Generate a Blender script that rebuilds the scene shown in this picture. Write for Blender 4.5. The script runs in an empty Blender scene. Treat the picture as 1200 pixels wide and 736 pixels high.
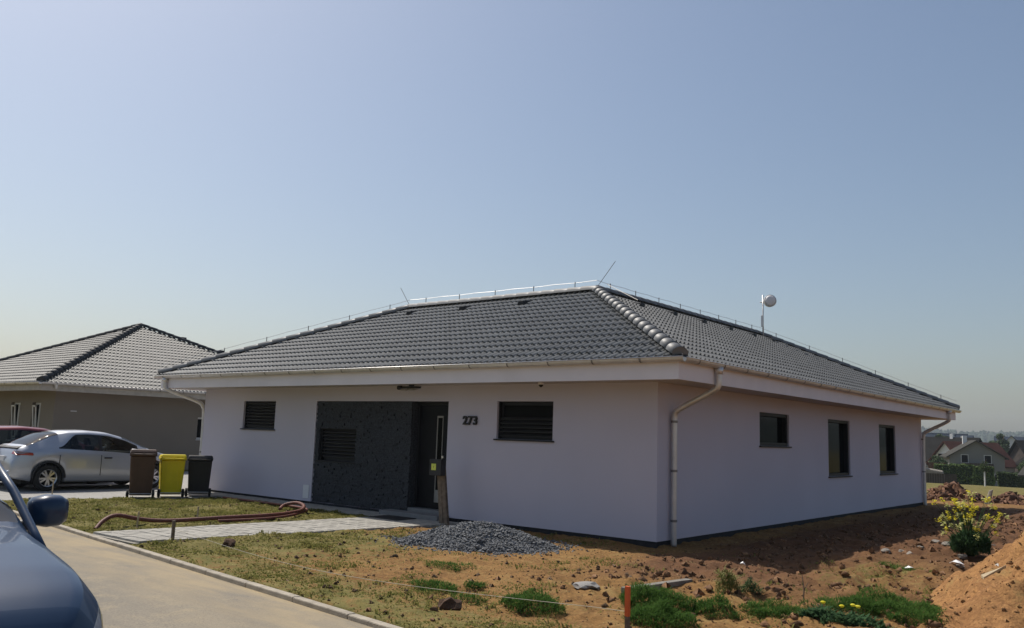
import bpy, bmesh, math, random
import numpy as np
from mathutils import Vector, Matrix
R = math.radians
random.seed(7); rng = np.random.default_rng(7)
S = bpy.context.scene
COL = S.collection

# ------------------------------------------------------------------ camera, sky, sun, exposure
CAM = Vector((7.13, -12.62, 1.70))
YAW, PITCH, ROLL = R(39.281), 0.141, 0.033
cam_d = bpy.data.cameras.new('camera'); cam = bpy.data.objects.new('camera', cam_d); COL.objects.link(cam)
cam_d.sensor_width = 36.0; cam_d.sensor_fit = 'HORIZONTAL'; cam_d.lens = 30.063
cam_d.clip_start = 0.05; cam_d.clip_end = 9000
r0 = Vector((math.cos(YAW), math.sin(YAW), 0)); fw = Vector((-math.sin(YAW)*math.cos(PITCH), math.cos(YAW)*math.cos(PITCH), math.sin(PITCH)))
u0 = r0.cross(fw)
rr = r0*math.cos(ROLL) + u0*math.sin(ROLL); uu = u0*math.cos(ROLL) - r0*math.sin(ROLL)
cam.matrix_world = Matrix(((rr.x, uu.x, -fw.x, CAM.x), (rr.y, uu.y, -fw.y, CAM.y), (rr.z, uu.z, -fw.z, CAM.z), (0, 0, 0, 1)))
S.camera = cam

SUN_TO = Vector((-2.05, 0.16, 3.05)).normalized()
w = bpy.data.worlds.new('World'); S.world = w; w.use_nodes = True
nt = w.node_tree; nt.nodes.clear()
sky = nt.nodes.new('ShaderNodeTexSky'); sky.sky_type = 'NISHITA'; sky.sun_disc = False
sky.sun_elevation = math.asin(SUN_TO.z); sky.sun_rotation = math.atan2(SUN_TO.x, SUN_TO.y)
sky.altitude = 300; sky.air_density = 1.15; sky.dust_density = 3.0; sky.ozone_density = 1.4
bg = nt.nodes.new('ShaderNodeBackground'); bg.inputs['Strength'].default_value = 0.103
wo = nt.nodes.new('ShaderNodeOutputWorld')
nt.links.new(sky.outputs[0], bg.inputs['Color']); nt.links.new(bg.outputs[0], wo.inputs['Surface'])
sl = bpy.data.lights.new('sun', 'SUN'); sl.energy = 4.5; sl.angle = R(0.53); sl.color = (1.0, 0.94, 0.85)
so = bpy.data.objects.new('sun', sl); COL.objects.link(so)
so.rotation_euler = (-SUN_TO).to_track_quat('-Z', 'Y').to_euler(); so.location = SUN_TO*60
S.view_settings.view_transform = 'Standard'; S.view_settings.look = 'None'
S.view_settings.exposure = 0.0; S.view_settings.gamma = 1.0; S.view_settings.use_curve_mapping = False

# ------------------------------------------------------------------ materials
MATS = {}
def mat(name, col, rough=0.8, var=0.12, scale=6.0, bump=0.0, bscale=40.0, metal=0.0, spec=0.4, coat=0.0, col2=None, detail=6.0, trans=0.0, objvar=0.0):
    """Principled with noise-driven colour variation and fine relief."""
    if name in MATS: return MATS[name]
    m = bpy.data.materials.new(name); m.use_nodes = True; t = m.node_tree; b = t.nodes['Principled BSDF']
    b.inputs['Roughness'].default_value = rough; b.inputs['Metallic'].default_value = metal
    b.inputs['Specular IOR Level'].default_value = spec; b.inputs['Coat Weight'].default_value = coat
    b.inputs['Coat Roughness'].default_value = 0.04
    if trans: b.inputs['Transmission Weight'].default_value = trans
    tc = t.nodes.new('ShaderNodeTexCoord')
    n = t.nodes.new('ShaderNodeTexNoise'); n.inputs['Scale'].default_value = scale; n.inputs['Detail'].default_value = detail
    t.links.new(tc.outputs['Object'], n.inputs['Vector'])
    mx = t.nodes.new('ShaderNodeMix'); mx.data_type = 'RGBA'
    c2 = col2 if col2 else tuple(min(1, c*(1+var)) for c in col)
    c1 = col if col2 else tuple(c*(1-var) for c in col)
    mx.inputs[6].default_value = (*c1, 1); mx.inputs[7].default_value = (*c2, 1)
    rp = t.nodes.new('ShaderNodeMapRange'); rp.inputs[1].default_value = 0.3; rp.inputs[2].default_value = 0.7
    t.links.new(n.outputs['Fac'], rp.inputs[0]); t.links.new(rp.outputs[0], mx.inputs[0])
    out = mx.outputs[2]
    if objvar:
        oi = t.nodes.new('ShaderNodeObjectInfo'); hs = t.nodes.new('ShaderNodeHueSaturation')
        mr = t.nodes.new('ShaderNodeMapRange'); mr.inputs[3].default_value = 1-objvar; mr.inputs[4].default_value = 1+objvar
        t.links.new(oi.outputs['Random'], mr.inputs[0]); t.links.new(mr.outputs[0], hs.inputs['Value']); t.links.new(out, hs.inputs['Color']); out = hs.outputs[0]
    t.links.new(out, b.inputs['Base Color'])
    if bump:
        n2 = t.nodes.new('ShaderNodeTexNoise'); n2.inputs['Scale'].default_value = bscale; n2.inputs['Detail'].default_value = 8
        t.links.new(tc.outputs['Object'], n2.inputs['Vector'])
        bp = t.nodes.new('ShaderNodeBump'); bp.inputs['Strength'].default_value = bump; bp.inputs['Distance'].default_value = 0.02
        t.links.new(n2.outputs['Fac'], bp.inputs['Height']); t.links.new(bp.outputs[0], b.inputs['Normal'])
    MATS[name] = m
    return m

def mask_mat(name, cols, rough=0.95, scale=3.0, bump=0.6, bscale=30.0):
    """cols: soil a, soil b, grass a, grass b; mixed by the 'mask' point attribute of the mesh (what grows where)"""
    m = bpy.data.materials.new(name); m.use_nodes = True; t = m.node_tree; b = t.nodes['Principled BSDF']
    b.inputs['Roughness'].default_value = rough; b.inputs['Specular IOR Level'].default_value = 0.15
    geo = t.nodes.new('ShaderNodeNewGeometry')
    def noise(sc, det=8, ro=0.6):
        n = t.nodes.new('ShaderNodeTexNoise'); n.inputs['Scale'].default_value = sc; n.inputs['Detail'].default_value = det; n.inputs['Roughness'].default_value = ro
        t.links.new(geo.outputs['Position'], n.inputs['Vector']); return n.outputs['Fac']
    def mr(x, a, bb):
        q = t.nodes.new('ShaderNodeMapRange'); q.inputs[1].default_value = a; q.inputs[2].default_value = bb; t.links.new(x, q.inputs[0]); return q.outputs[0]
    def mix(f, a, c):
        q = t.nodes.new('ShaderNodeMix'); q.data_type = 'RGBA'; t.links.new(f, q.inputs[0])
        for i, v in ((6, a), (7, c)):
            if isinstance(v, tuple): q.inputs[i].default_value = (*v, 1)
            else: t.links.new(v, q.inputs[i])
        return q.outputs[2]
    soil = mix(mr(noise(1.1), .35, .65), cols[0], cols[1])
    soil = mix(mr(noise(14, 6, .7), .45, .75), soil, tuple(c*1.45 for c in cols[0]))
    soil = mix(mr(noise(34, 4, .7), .52, .72), soil, tuple(c*.55 for c in cols[1]))
    soil = mix(mr(noise(2.6, 9, .75), .52, .70), soil, (.29, .200, .078))
    soil = mix(mr(noise(5.5, 9, .72), .56, .74), soil, tuple(c*.62 for c in cols[1]))
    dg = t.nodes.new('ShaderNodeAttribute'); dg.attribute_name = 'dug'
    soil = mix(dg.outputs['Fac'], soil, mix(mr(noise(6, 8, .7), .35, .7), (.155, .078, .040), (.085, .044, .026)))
    gr = mix(mr(noise(2.2), .35, .65), cols[2], cols[3])
    gr = mix(mr(noise(40, 4, .7), .5, .75), gr, tuple(c*.5 for c in cols[2]))
    at = t.nodes.new('ShaderNodeAttribute'); at.attribute_name = 'mask'
    ad = t.nodes.new('ShaderNodeMath'); ad.operation = 'ADD'
    sb = t.nodes.new('ShaderNodeMath'); sb.operation = 'SUBTRACT'; sb.inputs[1].default_value = 0.5
    t.links.new(noise(7, 8, .7), sb.inputs[0]); 
    ml = t.nodes.new('ShaderNodeMath'); ml.operation = 'MULTIPLY'; ml.inputs[1].default_value = 1.6
    t.links.new(sb.outputs[0], ml.inputs[0]); t.links.new(at.outputs['Fac'], ad.inputs[0]); t.links.new(ml.outputs[0], ad.inputs[1])
    t.links.new(mix(mr(ad.outputs[0], .35, .65), soil, gr), b.inputs['Base Color'])
    bp = t.nodes.new('ShaderNodeBump'); bp.inputs['Strength'].default_value = bump; bp.inputs['Distance'].default_value = 0.03
    t.links.new(noise(bscale, 8, .65), bp.inputs['Height']); t.links.new(bp.outputs[0], b.inputs['Normal'])
    return m

M_PLASTER = mat('white_plaster', (0.56, 0.53, 0.60), 0.9, 0.03, 0.7, 0.25, 160, spec=0.2)
M_FASCIA = mat('fascia_board', (0.74, 0.70, 0.72), 0.8, 0.04, 2.0, 0.05, 30)
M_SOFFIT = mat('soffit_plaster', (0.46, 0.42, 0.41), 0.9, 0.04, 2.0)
M_ZINC = mat('zinc_sheet', (0.62, 0.60, 0.58), 0.42, 0.10, 5.0, 0.05, 25, metal=0.55)
M_ZINCD = mat('zinc_dark', (0.22, 0.21, 0.20), 0.5, 0.10, 5.0, metal=0.4)
M_TILE = mat('anthracite_roof_tile', (0.115, 0.120, 0.122), 0.55, 0.22, 3.5, 0.25, 90, spec=0.45, objvar=0.14)
M_TILEN = mat('grey_roof_tile', (0.125, 0.125, 0.118), 0.60, 0.22, 2.5, 0.25, 90, spec=0.45)
M_DECK = mat('roof_underlay', (0.03, 0.03, 0.032), 0.9)
M_PLINTH = mat('bitumen_plinth', (0.02, 0.02, 0.022), 0.85, 0.3, 8)
M_SLATE = mat('slate_strip', (0.042, 0.046, 0.053), 0.75, 0.45, 28.0, 0.5, 60, spec=.25)
M_FRAME = mat('anthracite_frame', (0.020, 0.021, 0.023), 0.5, 0.1, spec=.2)
M_GLASS = mat('dark_pane', (0.006, 0.007, 0.008), 0.07, 0.1, spec=0.18)
M_GLASS.node_tree.nodes['Principled BSDF'].inputs['IOR'].default_value = 1.22
M_BLIND = mat('blind_slat', (0.028, 0.027, 0.027), 0.5, 0.1, spec=.3)
M_DOOR = mat('door_leaf', (0.010, 0.010, 0.012), 0.5, 0.2, 3, spec=.12)
M_STEEL = mat('brushed_steel', (0.55, 0.53, 0.50), 0.35, 0.08, 20, metal=0.8)
M_BLACK = mat('black_plastic', (0.018, 0.018, 0.020), 0.5, 0.2, 10, 0.1, 80)
M_WHITE = mat('white_plastic', (0.75, 0.74, 0.73), 0.5, 0.04)
M_CONC = mat('concrete', (0.34, 0.30, 0.24), 0.9, 0.2, 7, 0.4, 60, objvar=0.06)
M_STEP = mat('step_tile', (0.19, 0.19, 0.19), 0.7, 0.12, 6, 0.1, 50)
M_PAVER = mat('concrete_paver', (0.325, 0.31, 0.275), 0.92, 0.12, 9, 0.4, 90, objvar=0.10)
M_WOOD = mat('weathered_wood', (0.16, 0.12, 0.085), 0.85, 0.35, 14, 0.4, 40)
M_WOODL = mat('pale_wood', (0.42, 0.33, 0.21), 0.8, 0.25, 12, 0.3, 40)
M_TAUPE = mat('taupe_plaster', (0.23, 0.20, 0.165), 0.92, 0.05, 0.8, 0.25, 150, spec=0.2)
M_YEL = mat('yellow_plastic', (0.78, 0.62, 0.015), 0.45, 0.05, 5)
M_BROWN = mat('brown_plastic', (0.105, 0.056, 0.036), 0.5, 0.12, 6)
M_RUBBER = mat('tyre_rubber', (0.02, 0.02, 0.02), 0.85, 0.2, 20)
M_ALLOY = mat('alloy_rim', (0.55, 0.55, 0.55), 0.32, 0.05, metal=0.85)
M_DARK = mat('dark_underside', (0.008, 0.008, 0.008), 0.9)
M_SILVER = mat('silver_paint', (0.42, 0.44, 0.48), 0.40, 0.03, 3, metal=0.6, coat=0.8)
M_RED = mat('dark_red_paint', (0.17, 0.014, 0.020), 0.30, 0.05, 3, metal=0.3, coat=0.8)
M_NAVY = mat('navy_paint', (0.014, 0.036, 0.080), 0.36, 0.05, 3, metal=0.0, spec=.25, coat=0.36)
M_CARGL = mat('car_glass', (0.012, 0.015, 0.018), 0.05, 0.1, spec=0.6)
def tint_glass(name, tint):
    m = bpy.data.materials.new(name); m.use_nodes = True; t = m.node_tree; t.nodes.clear()
    a = t.nodes.new('ShaderNodeBsdfTransparent'); a.inputs[0].default_value = (*tint, 1); b = t.nodes.new('ShaderNodeBsdfGlossy'); b.inputs['Roughness'].default_value = .03
    f = t.nodes.new('ShaderNodeFresnel'); f.inputs[0].default_value = 1.5; x = t.nodes.new('ShaderNodeMixShader'); o = t.nodes.new('ShaderNodeOutputMaterial')
    t.links.new(f.outputs[0], x.inputs[0]); t.links.new(a.outputs[0], x.inputs[1]); t.links.new(b.outputs[0], x.inputs[2]); t.links.new(x.outputs[0], o.inputs['Surface']); return m
M_TINT = tint_glass('tinted_glass', (.42, .46, .46))
M_SEAT = mat('seat_cloth', (.03, .03, .032), .9, .2, 20)
M_LIGHTC = mat('headlight_lens', (0.30, 0.34, 0.38), 0.12, 0.2, 30, spec=0.7, coat=1.0)
M_TAIL = mat('red_lens', (0.32, 0.03, 0.03), 0.15, 0.1, coat=1.0)
M_HOSE = mat('red_brown_pipe', (0.13, 0.042, 0.030), 0.6, 0.25, 12)
M_GRAVEL = mat('grey_gravel', (0.15, 0.155, 0.162), 0.85, 0.75, 38, 0.3, 90)
M_CLOD = mat('soil_clod', (0.185, 0.100, 0.050), 0.95, 0.45, 4, 0.5, 60)
M_STONE = mat('pale_rubble', (0.24, 0.215, 0.185), 0.9, 0.3, 8, 0.4, 40)
M_PLAST = mat('white_scrap', (0.78, 0.78, 0.77), 0.6, 0.05)
M_STRING = mat('white_string', (0.42, 0.38, 0.30), 0.9)
M_ORANGE = mat('orange_paint', (0.65, 0.12, 0.03), 0.6)
M_CRED = mat('dark_label', (0.02, 0.02, 0.02), 0.6)
M_LIME = mat('lime_sticker', (0.62, 0.66, 0.10), 0.6)

def leafmat(name, c1, c2, scale=6.0, tr=0.45):
    m = bpy.data.materials.new(name); m.use_nodes = True; t = m.node_tree; t.nodes.clear()
    g = t.nodes.new('ShaderNodeNewGeometry'); n = t.nodes.new('ShaderNodeTexNoise'); n.inputs['Scale'].default_value = scale; n.inputs['Detail'].default_value = 6; n.inputs['Roughness'].default_value = .7
    t.links.new(g.outputs['Position'], n.inputs['Vector']); r = t.nodes.new('ShaderNodeMapRange'); r.inputs[1].default_value = .32; r.inputs[2].default_value = .68; t.links.new(n.outputs['Fac'], r.inputs[0])
    mx = t.nodes.new('ShaderNodeMix'); mx.data_type = 'RGBA'; mx.inputs[6].default_value = (*c1, 1); mx.inputs[7].default_value = (*c2, 1); t.links.new(r.outputs[0], mx.inputs[0])
    d = t.nodes.new('ShaderNodeBsdfDiffuse'); tl = t.nodes.new('ShaderNodeBsdfTranslucent'); ms = t.nodes.new('ShaderNodeMixShader'); ms.inputs[0].default_value = tr; o = t.nodes.new('ShaderNodeOutputMaterial')
    for q in (d, tl): t.links.new(mx.outputs[2], q.inputs['Color'])
    t.links.new(d.outputs[0], ms.inputs[1]); t.links.new(tl.outputs[0], ms.inputs[2]); t.links.new(ms.outputs[0], o.inputs['Surface']); MATS[name] = m; return m
M_GRASS = leafmat('lawn_blades', (.115, .135, .034), (.27, .235, .085), 2.4)
M_WEED = leafmat('weed_leaf', (.045, .100, .022), (.095, .17, .042), 7)
M_LEAFD = leafmat('mustard_leaf', (.045, .095, .045), (.08, .14, .065), 9, .35)
M_FLOW = leafmat('yellow_petal', (.70, .62, .04), (.80, .74, .12), 9, .4)
M_FLOWP = leafmat('pale_petal', (.58, .60, .22), (.70, .70, .36), 9, .4)

# ------------------------------------------------------------------ mesh helpers
class MB:
    def __init__(s): s.v = []; s.f = []
    def add(s, vs, fs):
        o = len(s.v); s.v.extend([tuple(p) for p in vs]); s.f.extend([tuple(i+o for i in f) for f in fs]); return s
    def box(s, x0, x1, y0, y1, z0, z1):
        return s.add([(x0,y0,z0),(x1,y0,z0),(x1,y1,z0),(x0,y1,z0),(x0,y0,z1),(x1,y0,z1),(x1,y1,z1),(x0,y1,z1)],
                     [(0,3,2,1),(4,5,6,7),(0,1,5,4),(1,2,6,5),(2,3,7,6),(3,0,4,7)])
    def hexa(s, lo, hi):           # 4 lower points, 4 upper points, both counter-clockwise from above
        return s.add(list(lo)+list(hi), [(0,3,2,1),(4,5,6,7),(0,1,5,4),(1,2,6,5),(2,3,7,6),(3,0,4,7)])
    def quad(s, a, b, c, d): return s.add([a,b,c,d], [(0,1,2,3)])
    def tube(s, path, r, n=8, caps=True):
        P = [Vector(p) for p in path]; rs = r if isinstance(r, (list, tuple)) else [r]*len(P)
        o = len(s.v); up = Vector((0.31, 0.23, 0.92)).normalized()
        for i, p in enumerate(P):
            d = (P[min(i+1, len(P)-1)] - P[max(i-1, 0)]).normalized()
            a = d.cross(up)
            if a.length < 1e-3: a = d.cross(Vector((1,0,0)))
            a.normalize(); b = d.cross(a)
            for k in range(n):
                t = 2*math.pi*k/n; q = p + (a*math.cos(t)+b*math.sin(t))*rs[i]; s.v.append(tuple(q))
        for i in range(len(P)-1):
            for k in range(n):
                a = o+i*n+k; b = o+i*n+(k+1) % n; s.f.append((a, b, b+n, a+n))
        if caps:
            s.f.append(tuple(o+k for k in range(n))[::-1]); s.f.append(tuple(o+(len(P)-1)*n+k for k in range(n)))
        return s
    def disc(s, c, axis, r, h, n=20, r2=None):   # cylinder centred at c along axis
        c = Vector(c); a = Vector(axis).normalized(); return s.tube([c-a*h/2, c+a*h/2], [r, r2 if r2 else r], n)
    def build(s, name, m, parent=None, smooth=False, bevel=0.0, seg=2, sub=0, fixn=False):
        me = bpy.data.meshes.new(name); me.from_pydata(s.v, [], s.f); me.update()
        if fixn:
            bm = bmesh.new(); bm.from_mesh(me); bmesh.ops.recalc_face_normals(bm, faces=bm.faces); bm.to_mesh(me); bm.free()
        me.materials.append(m)
        if smooth: me.polygons.foreach_set('use_smooth', [True]*len(me.polygons))
        o = bpy.data.objects.new(name, me); COL.objects.link(o)
        if parent: o.parent = parent
        if bevel:
            b = o.modifiers.new('bevel', 'BEVEL'); b.width = bevel; b.segments = seg; b.limit_method = 'ANGLE'; b.angle_limit = R(40)
        if sub:
            q = o.modifiers.new('sub', 'SUBSURF'); q.levels = sub; q.render_levels = sub
        return o
def tag(o, label, cat, group=None, kind=None):
    if label: o['label'] = label
    if cat: o['category'] = cat
    if group: o['group'] = group
    if kind: o['kind'] = kind
    return o
def thing(name, label, cat, loc=(0,0,0), rz=0.0, group=None):
    o = bpy.data.objects.new(name, None); COL.objects.link(o); o.location = loc; o.rotation_euler = (0, 0, rz); o.empty_display_size = .2
    return tag(o, label, cat, group)
def structure(o): o['kind'] = 'structure'; return o
def stuff(o): o['kind'] = 'stuff'; return o
def npmesh(name, V, F, m, parent=None, smooth=False):
    me = bpy.data.meshes.new(name); V = np.asarray(V, np.float32); F = np.asarray(F, np.int32)
    k = F.shape[1]; me.vertices.add(len(V)); me.vertices.foreach_set('co', V.ravel())
    me.loops.add(F.size); me.loops.foreach_set('vertex_index', F.ravel())
    me.polygons.add(len(F)); me.polygons.foreach_set('loop_start', np.arange(0, F.size, k, dtype=np.int32)); me.polygons.foreach_set('loop_total', np.full(len(F), k, np.int32))
    me.polygons.foreach_set('use_smooth', np.full(len(F), bool(smooth)))
    me.update(calc_edges=True); me.validate(); me.materials.append(m)
    o = bpy.data.objects.new(name, me); COL.objects.link(o)
    if parent: o.parent = parent
    return o
def inst(src, name, mw, parent):      # a light copy sharing mesh data
    o = bpy.data.objects.new(name, src); COL.objects.link(o); o.parent = parent; o.matrix_local = mw; return o

# ------------------------------------------------------------------ noise and terrain
_lat = rng.random((256, 256))
def vn(x, y, sc, seed=0):
    x = np.asarray(x, float)*sc + seed*37.31; y = np.asarray(y, float)*sc + seed*91.7
    xi = np.floor(x).astype(int); yi = np.floor(y).astype(int); fx = x-xi; fy = y-yi
    fx = fx*fx*(3-2*fx); fy = fy*fy*(3-2*fy)
    g = lambda a, b: _lat[a % 256, b % 256]
    return (g(xi,yi)*(1-fx)+g(xi+1,yi)*fx)*(1-fy) + (g(xi,yi+1)*(1-fx)+g(xi+1,yi+1)*fx)*fy - 0.5
def fbm(x, y, sc, oct=4, seed=0, gain=.55):
    a = 1.0; t = 0
    for i in range(oct): t = t + a*vn(x, y, sc*2.03**i, seed+i); a *= gain
    return t
def sst(a, b, x): t = np.clip((np.asarray(x, float)-a)/(b-a), 0, 1); return t*t*(3-2*t)
def kerb_y(x): return -6.97 - 0.117*np.asarray(x, float)
PATH_L = lambda y: -6.42 + 0.085*(y+6.1)
PATH_R = lambda y: -5.03 + 0.155*(y+6.27)
def paving(x, y):
    p = (x > PATH_L(y)-.02) & (x < PATH_R(y)+.02) & (y < .2) & (y > kerb_y(x))
    s = (x > -13.7) & (x < -4.2) & (y > -.72) & (y < .2)
    d = (x < -11.55+.28*(y+1.5)*(y < -1.5)) & (x > -22.2) & (y > kerb_y(x)-.05) & (y < 15)
    return p | s | d
def grass_mask(x, y):
    """where vegetation grows (0 bare soil, 1 covered)"""
    near_kerb = 1 - sst(.2, 2.6, y-kerb_y(x))
    lawnA = (x < -5.6)*1.0
    lawnB = (1-sst(-4.5, 1.0, x))*(.75 - .55*sst(-3.5, -1.2, y))
    strip = near_kerb*(.62-.25*sst(1.5, 6, x))
    m = np.maximum(np.maximum(lawnA*.9, lawnB), strip)
    m = np.maximum(m, .45*np.exp(-((x-3.6)**2/.7+(y+.6)**2/2.5)))
    far = sst(20, 26, y)*.72
    return np.clip(np.maximum(m, far), 0, 1)
def terrain(x, y, fine=True):
    x = np.asarray(x, float); y = np.asarray(y, float)
    z = -0.034*np.clip(y-32, 0, 230) + 0.0*x
    near = (np.abs(x) < 40) & (y < 45)
    if fine:
        gm = grass_mask(x, y)
        rough = sst(0.2, 1.6, x)*sst(-5.2, -3.6, y)*(1-sst(14, 20, y))
        flat = np.exp(-((x+.2)**2/3.5+(y+2.6)**2/3))
        z = z + fbm(x, y, .5, 3, 3)*.05 + fbm(x, y, 3.2, 4, 9)*(.045 + .075*rough)*(1-.6*flat) + np.maximum(0, fbm(x, y, 7.5, 2, 21))*(.03 + .05*rough + .03*gm)*(1-.6*flat)
        # loose spoil banked up just outside the shaded strip along the side wall
        z = z + .10*np.exp(-((x-3.3)/.8)**2)*sst(-1.5, .5, y)*(1-sst(9, 14, y))
        z = z - .05*np.exp(-((y+.35)/.4)**2)*(x > -4.4)*(x < .6) - .06*np.exp(-((x-.4)/.5)**2)*(y > -.6)*(y < 17.5)
        z = z + .10*sst(20, 22, y)*0
    z = np.where(paving(x, y), np.minimum(z, -.07), z)
    k = kerb_y(x)
    z = np.where((y < k+.05) & (y > k-7.4), -.32, z)
    z = np.where((y >= k+.05) & (y < k+.25), np.minimum(z, .0), z)
    z = np.where((x > -13.55) & (x < -.15) & (y > .15) & (y < 16.6), -.15, z)
    return z
def th(x, y): return float(terrain(np.array([x]), np.array([y]))[0])

def axis_lines(lo, hi, step, far_lo, far_hi):
    fine = np.arange(lo, hi+1e-6, step); a = []; d = step; p = lo
    while p > far_lo: d *= 1.28; p -= d; a.append(p)
    b = []; d = step; p = hi
    while p < far_hi: d *= 1.28; p += d; b.append(p)
    return np.array(a[::-1] + list(fine) + b)
gx = axis_lines(-13.0, 9.5, .055, -4000, 4000); gy = axis_lines(-8.6, 8.0, .055, -3000, 4200)
GX, GY = np.meshgrid(gx, gy); GZ = terrain(GX, GY)
nx, ny = len(gx), len(gy)
idx = np.arange(nx*ny).reshape(ny, nx)
Fq = np.stack([idx[:-1,:-1], idx[:-1,1:], idx[1:,1:], idx[1:,:-1]], -1).reshape(-1, 4)
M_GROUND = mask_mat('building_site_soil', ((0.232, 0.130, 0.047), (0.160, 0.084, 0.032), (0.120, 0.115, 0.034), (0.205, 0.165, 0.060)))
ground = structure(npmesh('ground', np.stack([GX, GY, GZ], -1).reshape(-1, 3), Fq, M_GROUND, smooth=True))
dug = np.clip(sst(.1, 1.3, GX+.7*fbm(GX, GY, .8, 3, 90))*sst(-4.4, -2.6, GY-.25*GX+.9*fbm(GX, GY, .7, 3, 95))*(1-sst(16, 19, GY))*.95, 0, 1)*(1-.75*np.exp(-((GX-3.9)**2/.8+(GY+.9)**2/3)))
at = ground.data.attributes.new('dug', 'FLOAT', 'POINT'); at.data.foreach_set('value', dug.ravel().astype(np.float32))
at = ground.data.attributes.new('mask', 'FLOAT', 'POINT'); at.data.foreach_set('value', grass_mask(GX, GY).ravel().astype(np.float32))

# road
def road_material():
    m = bpy.data.materials.new('dusty_asphalt'); m.use_nodes = True; t = m.node_tree; b = t.nodes['Principled BSDF']
    b.inputs['Roughness'].default_value = .9; b.inputs['Specular IOR Level'].default_value = .2
    g = t.nodes.new('ShaderNodeNewGeometry'); mp = t.nodes.new('ShaderNodeMapping'); mp.inputs['Rotation'].default_value = (0, 0, R(6.7)); mp.inputs['Scale'].default_value = (.35, 1.6, 1)
    t.links.new(g.outputs['Position'], mp.inputs['Vector'])
    def noise(v, sc, a, c):
        n = t.nodes.new('ShaderNodeTexNoise'); n.inputs['Scale'].default_value = sc; n.inputs['Detail'].default_value = 8; n.inputs['Roughness'].default_value = .62
        t.links.new(v, n.inputs['Vector']); r = t.nodes.new('ShaderNodeMapRange'); r.inputs[1].default_value = a; r.inputs[2].default_value = c; t.links.new(n.outputs['Fac'], r.inputs[0]); return r.outputs[0]
    def mix(f, a, c):
        q = t.nodes.new('ShaderNodeMix'); q.data_type = 'RGBA'; t.links.new(f, q.inputs[0])
        for i, v in ((6, a), (7, c)):
            if isinstance(v, tuple): q.inputs[i].default_value = (*v, 1)
            else: t.links.new(v, q.inputs[i])
        return q.outputs[2]
    c = mix(noise(mp.outputs[0], .9, .35, .68), (.195, .178, .150), (.270, .235, .180))
    c = mix(noise(g.outputs['Position'], 3.0, .52, .80), c, (.36, .30, .20))
    c = mix(noise(g.outputs['Position'], 45, .45, .75), c, (.16, .14, .115))
    c = mix(noise(g.outputs['Position'], 150, .58, .68), c, (.08, .072, .06))
    c = mix(noise(g.outputs['Position'], 210, .62, .70), c, (.42, .38, .30))
    sx = t.nodes.new('ShaderNodeSeparateXYZ'); t.links.new(g.outputs['Position'], sx.inputs[0])     # sand washed up along the kerb
    m1 = t.nodes.new('ShaderNodeMath'); m1.operation = 'MULTIPLY_ADD'; m1.inputs[1].default_value = .117; t.links.new(sx.outputs['X'], m1.inputs[0]); t.links.new(sx.outputs['Y'], m1.inputs[2])
    m2 = t.nodes.new('ShaderNodeMapRange'); m2.inputs[1].default_value = -8.4; m2.inputs[2].default_value = -7.0; t.links.new(m1.outputs[0], m2.inputs[0])
    m3 = t.nodes.new('ShaderNodeMath'); m3.operation = 'MULTIPLY'; t.links.new(m2.outputs[0], m3.inputs[0]); t.links.new(noise(mp.outputs[0], 2.2, .30, .62), m3.inputs[1])
    c = mix(m3.outputs[0], c, (.36, .285, .175))
    t.links.new(c, b.inputs['Base Color'])
    n = t.nodes.new('ShaderNodeTexNoise'); n.inputs['Scale'].default_value = 120; n.inputs['Detail'].default_value = 5; t.links.new(g.outputs['Position'], n.inputs['Vector'])
    bp = t.nodes.new('ShaderNodeBump'); bp.inputs['Strength'].default_value = .45; bp.inputs['Distance'].default_value = .01
    t.links.new(n.outputs['Fac'], bp.inputs['Height']); t.links.new(bp.outputs[0], b.inputs['Normal'])
    return m
rb = MB(); xs = np.linspace(-60, 40, 101)
for i in range(100):
    a, b = float(xs[i]), float(xs[i+1]); ka, kb = float(kerb_y(a)), float(kerb_y(b))
    rb.quad((a, ka-7.3, -.05), (b, kb-7.3, -.05), (b, kb-.02, -.05), (a, ka-.02, -.05))
structure(rb.build('road', road_material()))

# kerb stones
kerb = tag(bpy.data.objects.new('kerb', None), None, None); COL.objects.link(kerb); structure(kerb)
kx = -34.0; kn = Vector((1, -0.117, 0)).normalized(); kp = Vector((0.117, 1, 0)).normalized()
kmb = MB().box(0.004, .994, -.045, .05, -.30, 0.0); ko = kmb.build('kerb_stone', M_CONC, kerb, bevel=.012)
kmesh = ko.data; first = True
for i in range(46):
    p = Vector((kx, float(kerb_y(kx)), random.uniform(-.004, .006)))
    mw = Matrix(((kn.x, kp.x, 0, p.x), (kn.y, kp.y, 0, p.y), (0, 0, 1, p.z), (0, 0, 0, 1))) @ Matrix.Rotation(random.uniform(-.004, .004), 4, 'Z')
    if first: ko.matrix_local = mw; first = False
    else:
        q = inst(kmesh, 'kerb_stone', mw, kerb); b = q.modifiers.new('bevel', 'BEVEL'); b.width = .012; b.segments = 2
    kx += kn.x

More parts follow.
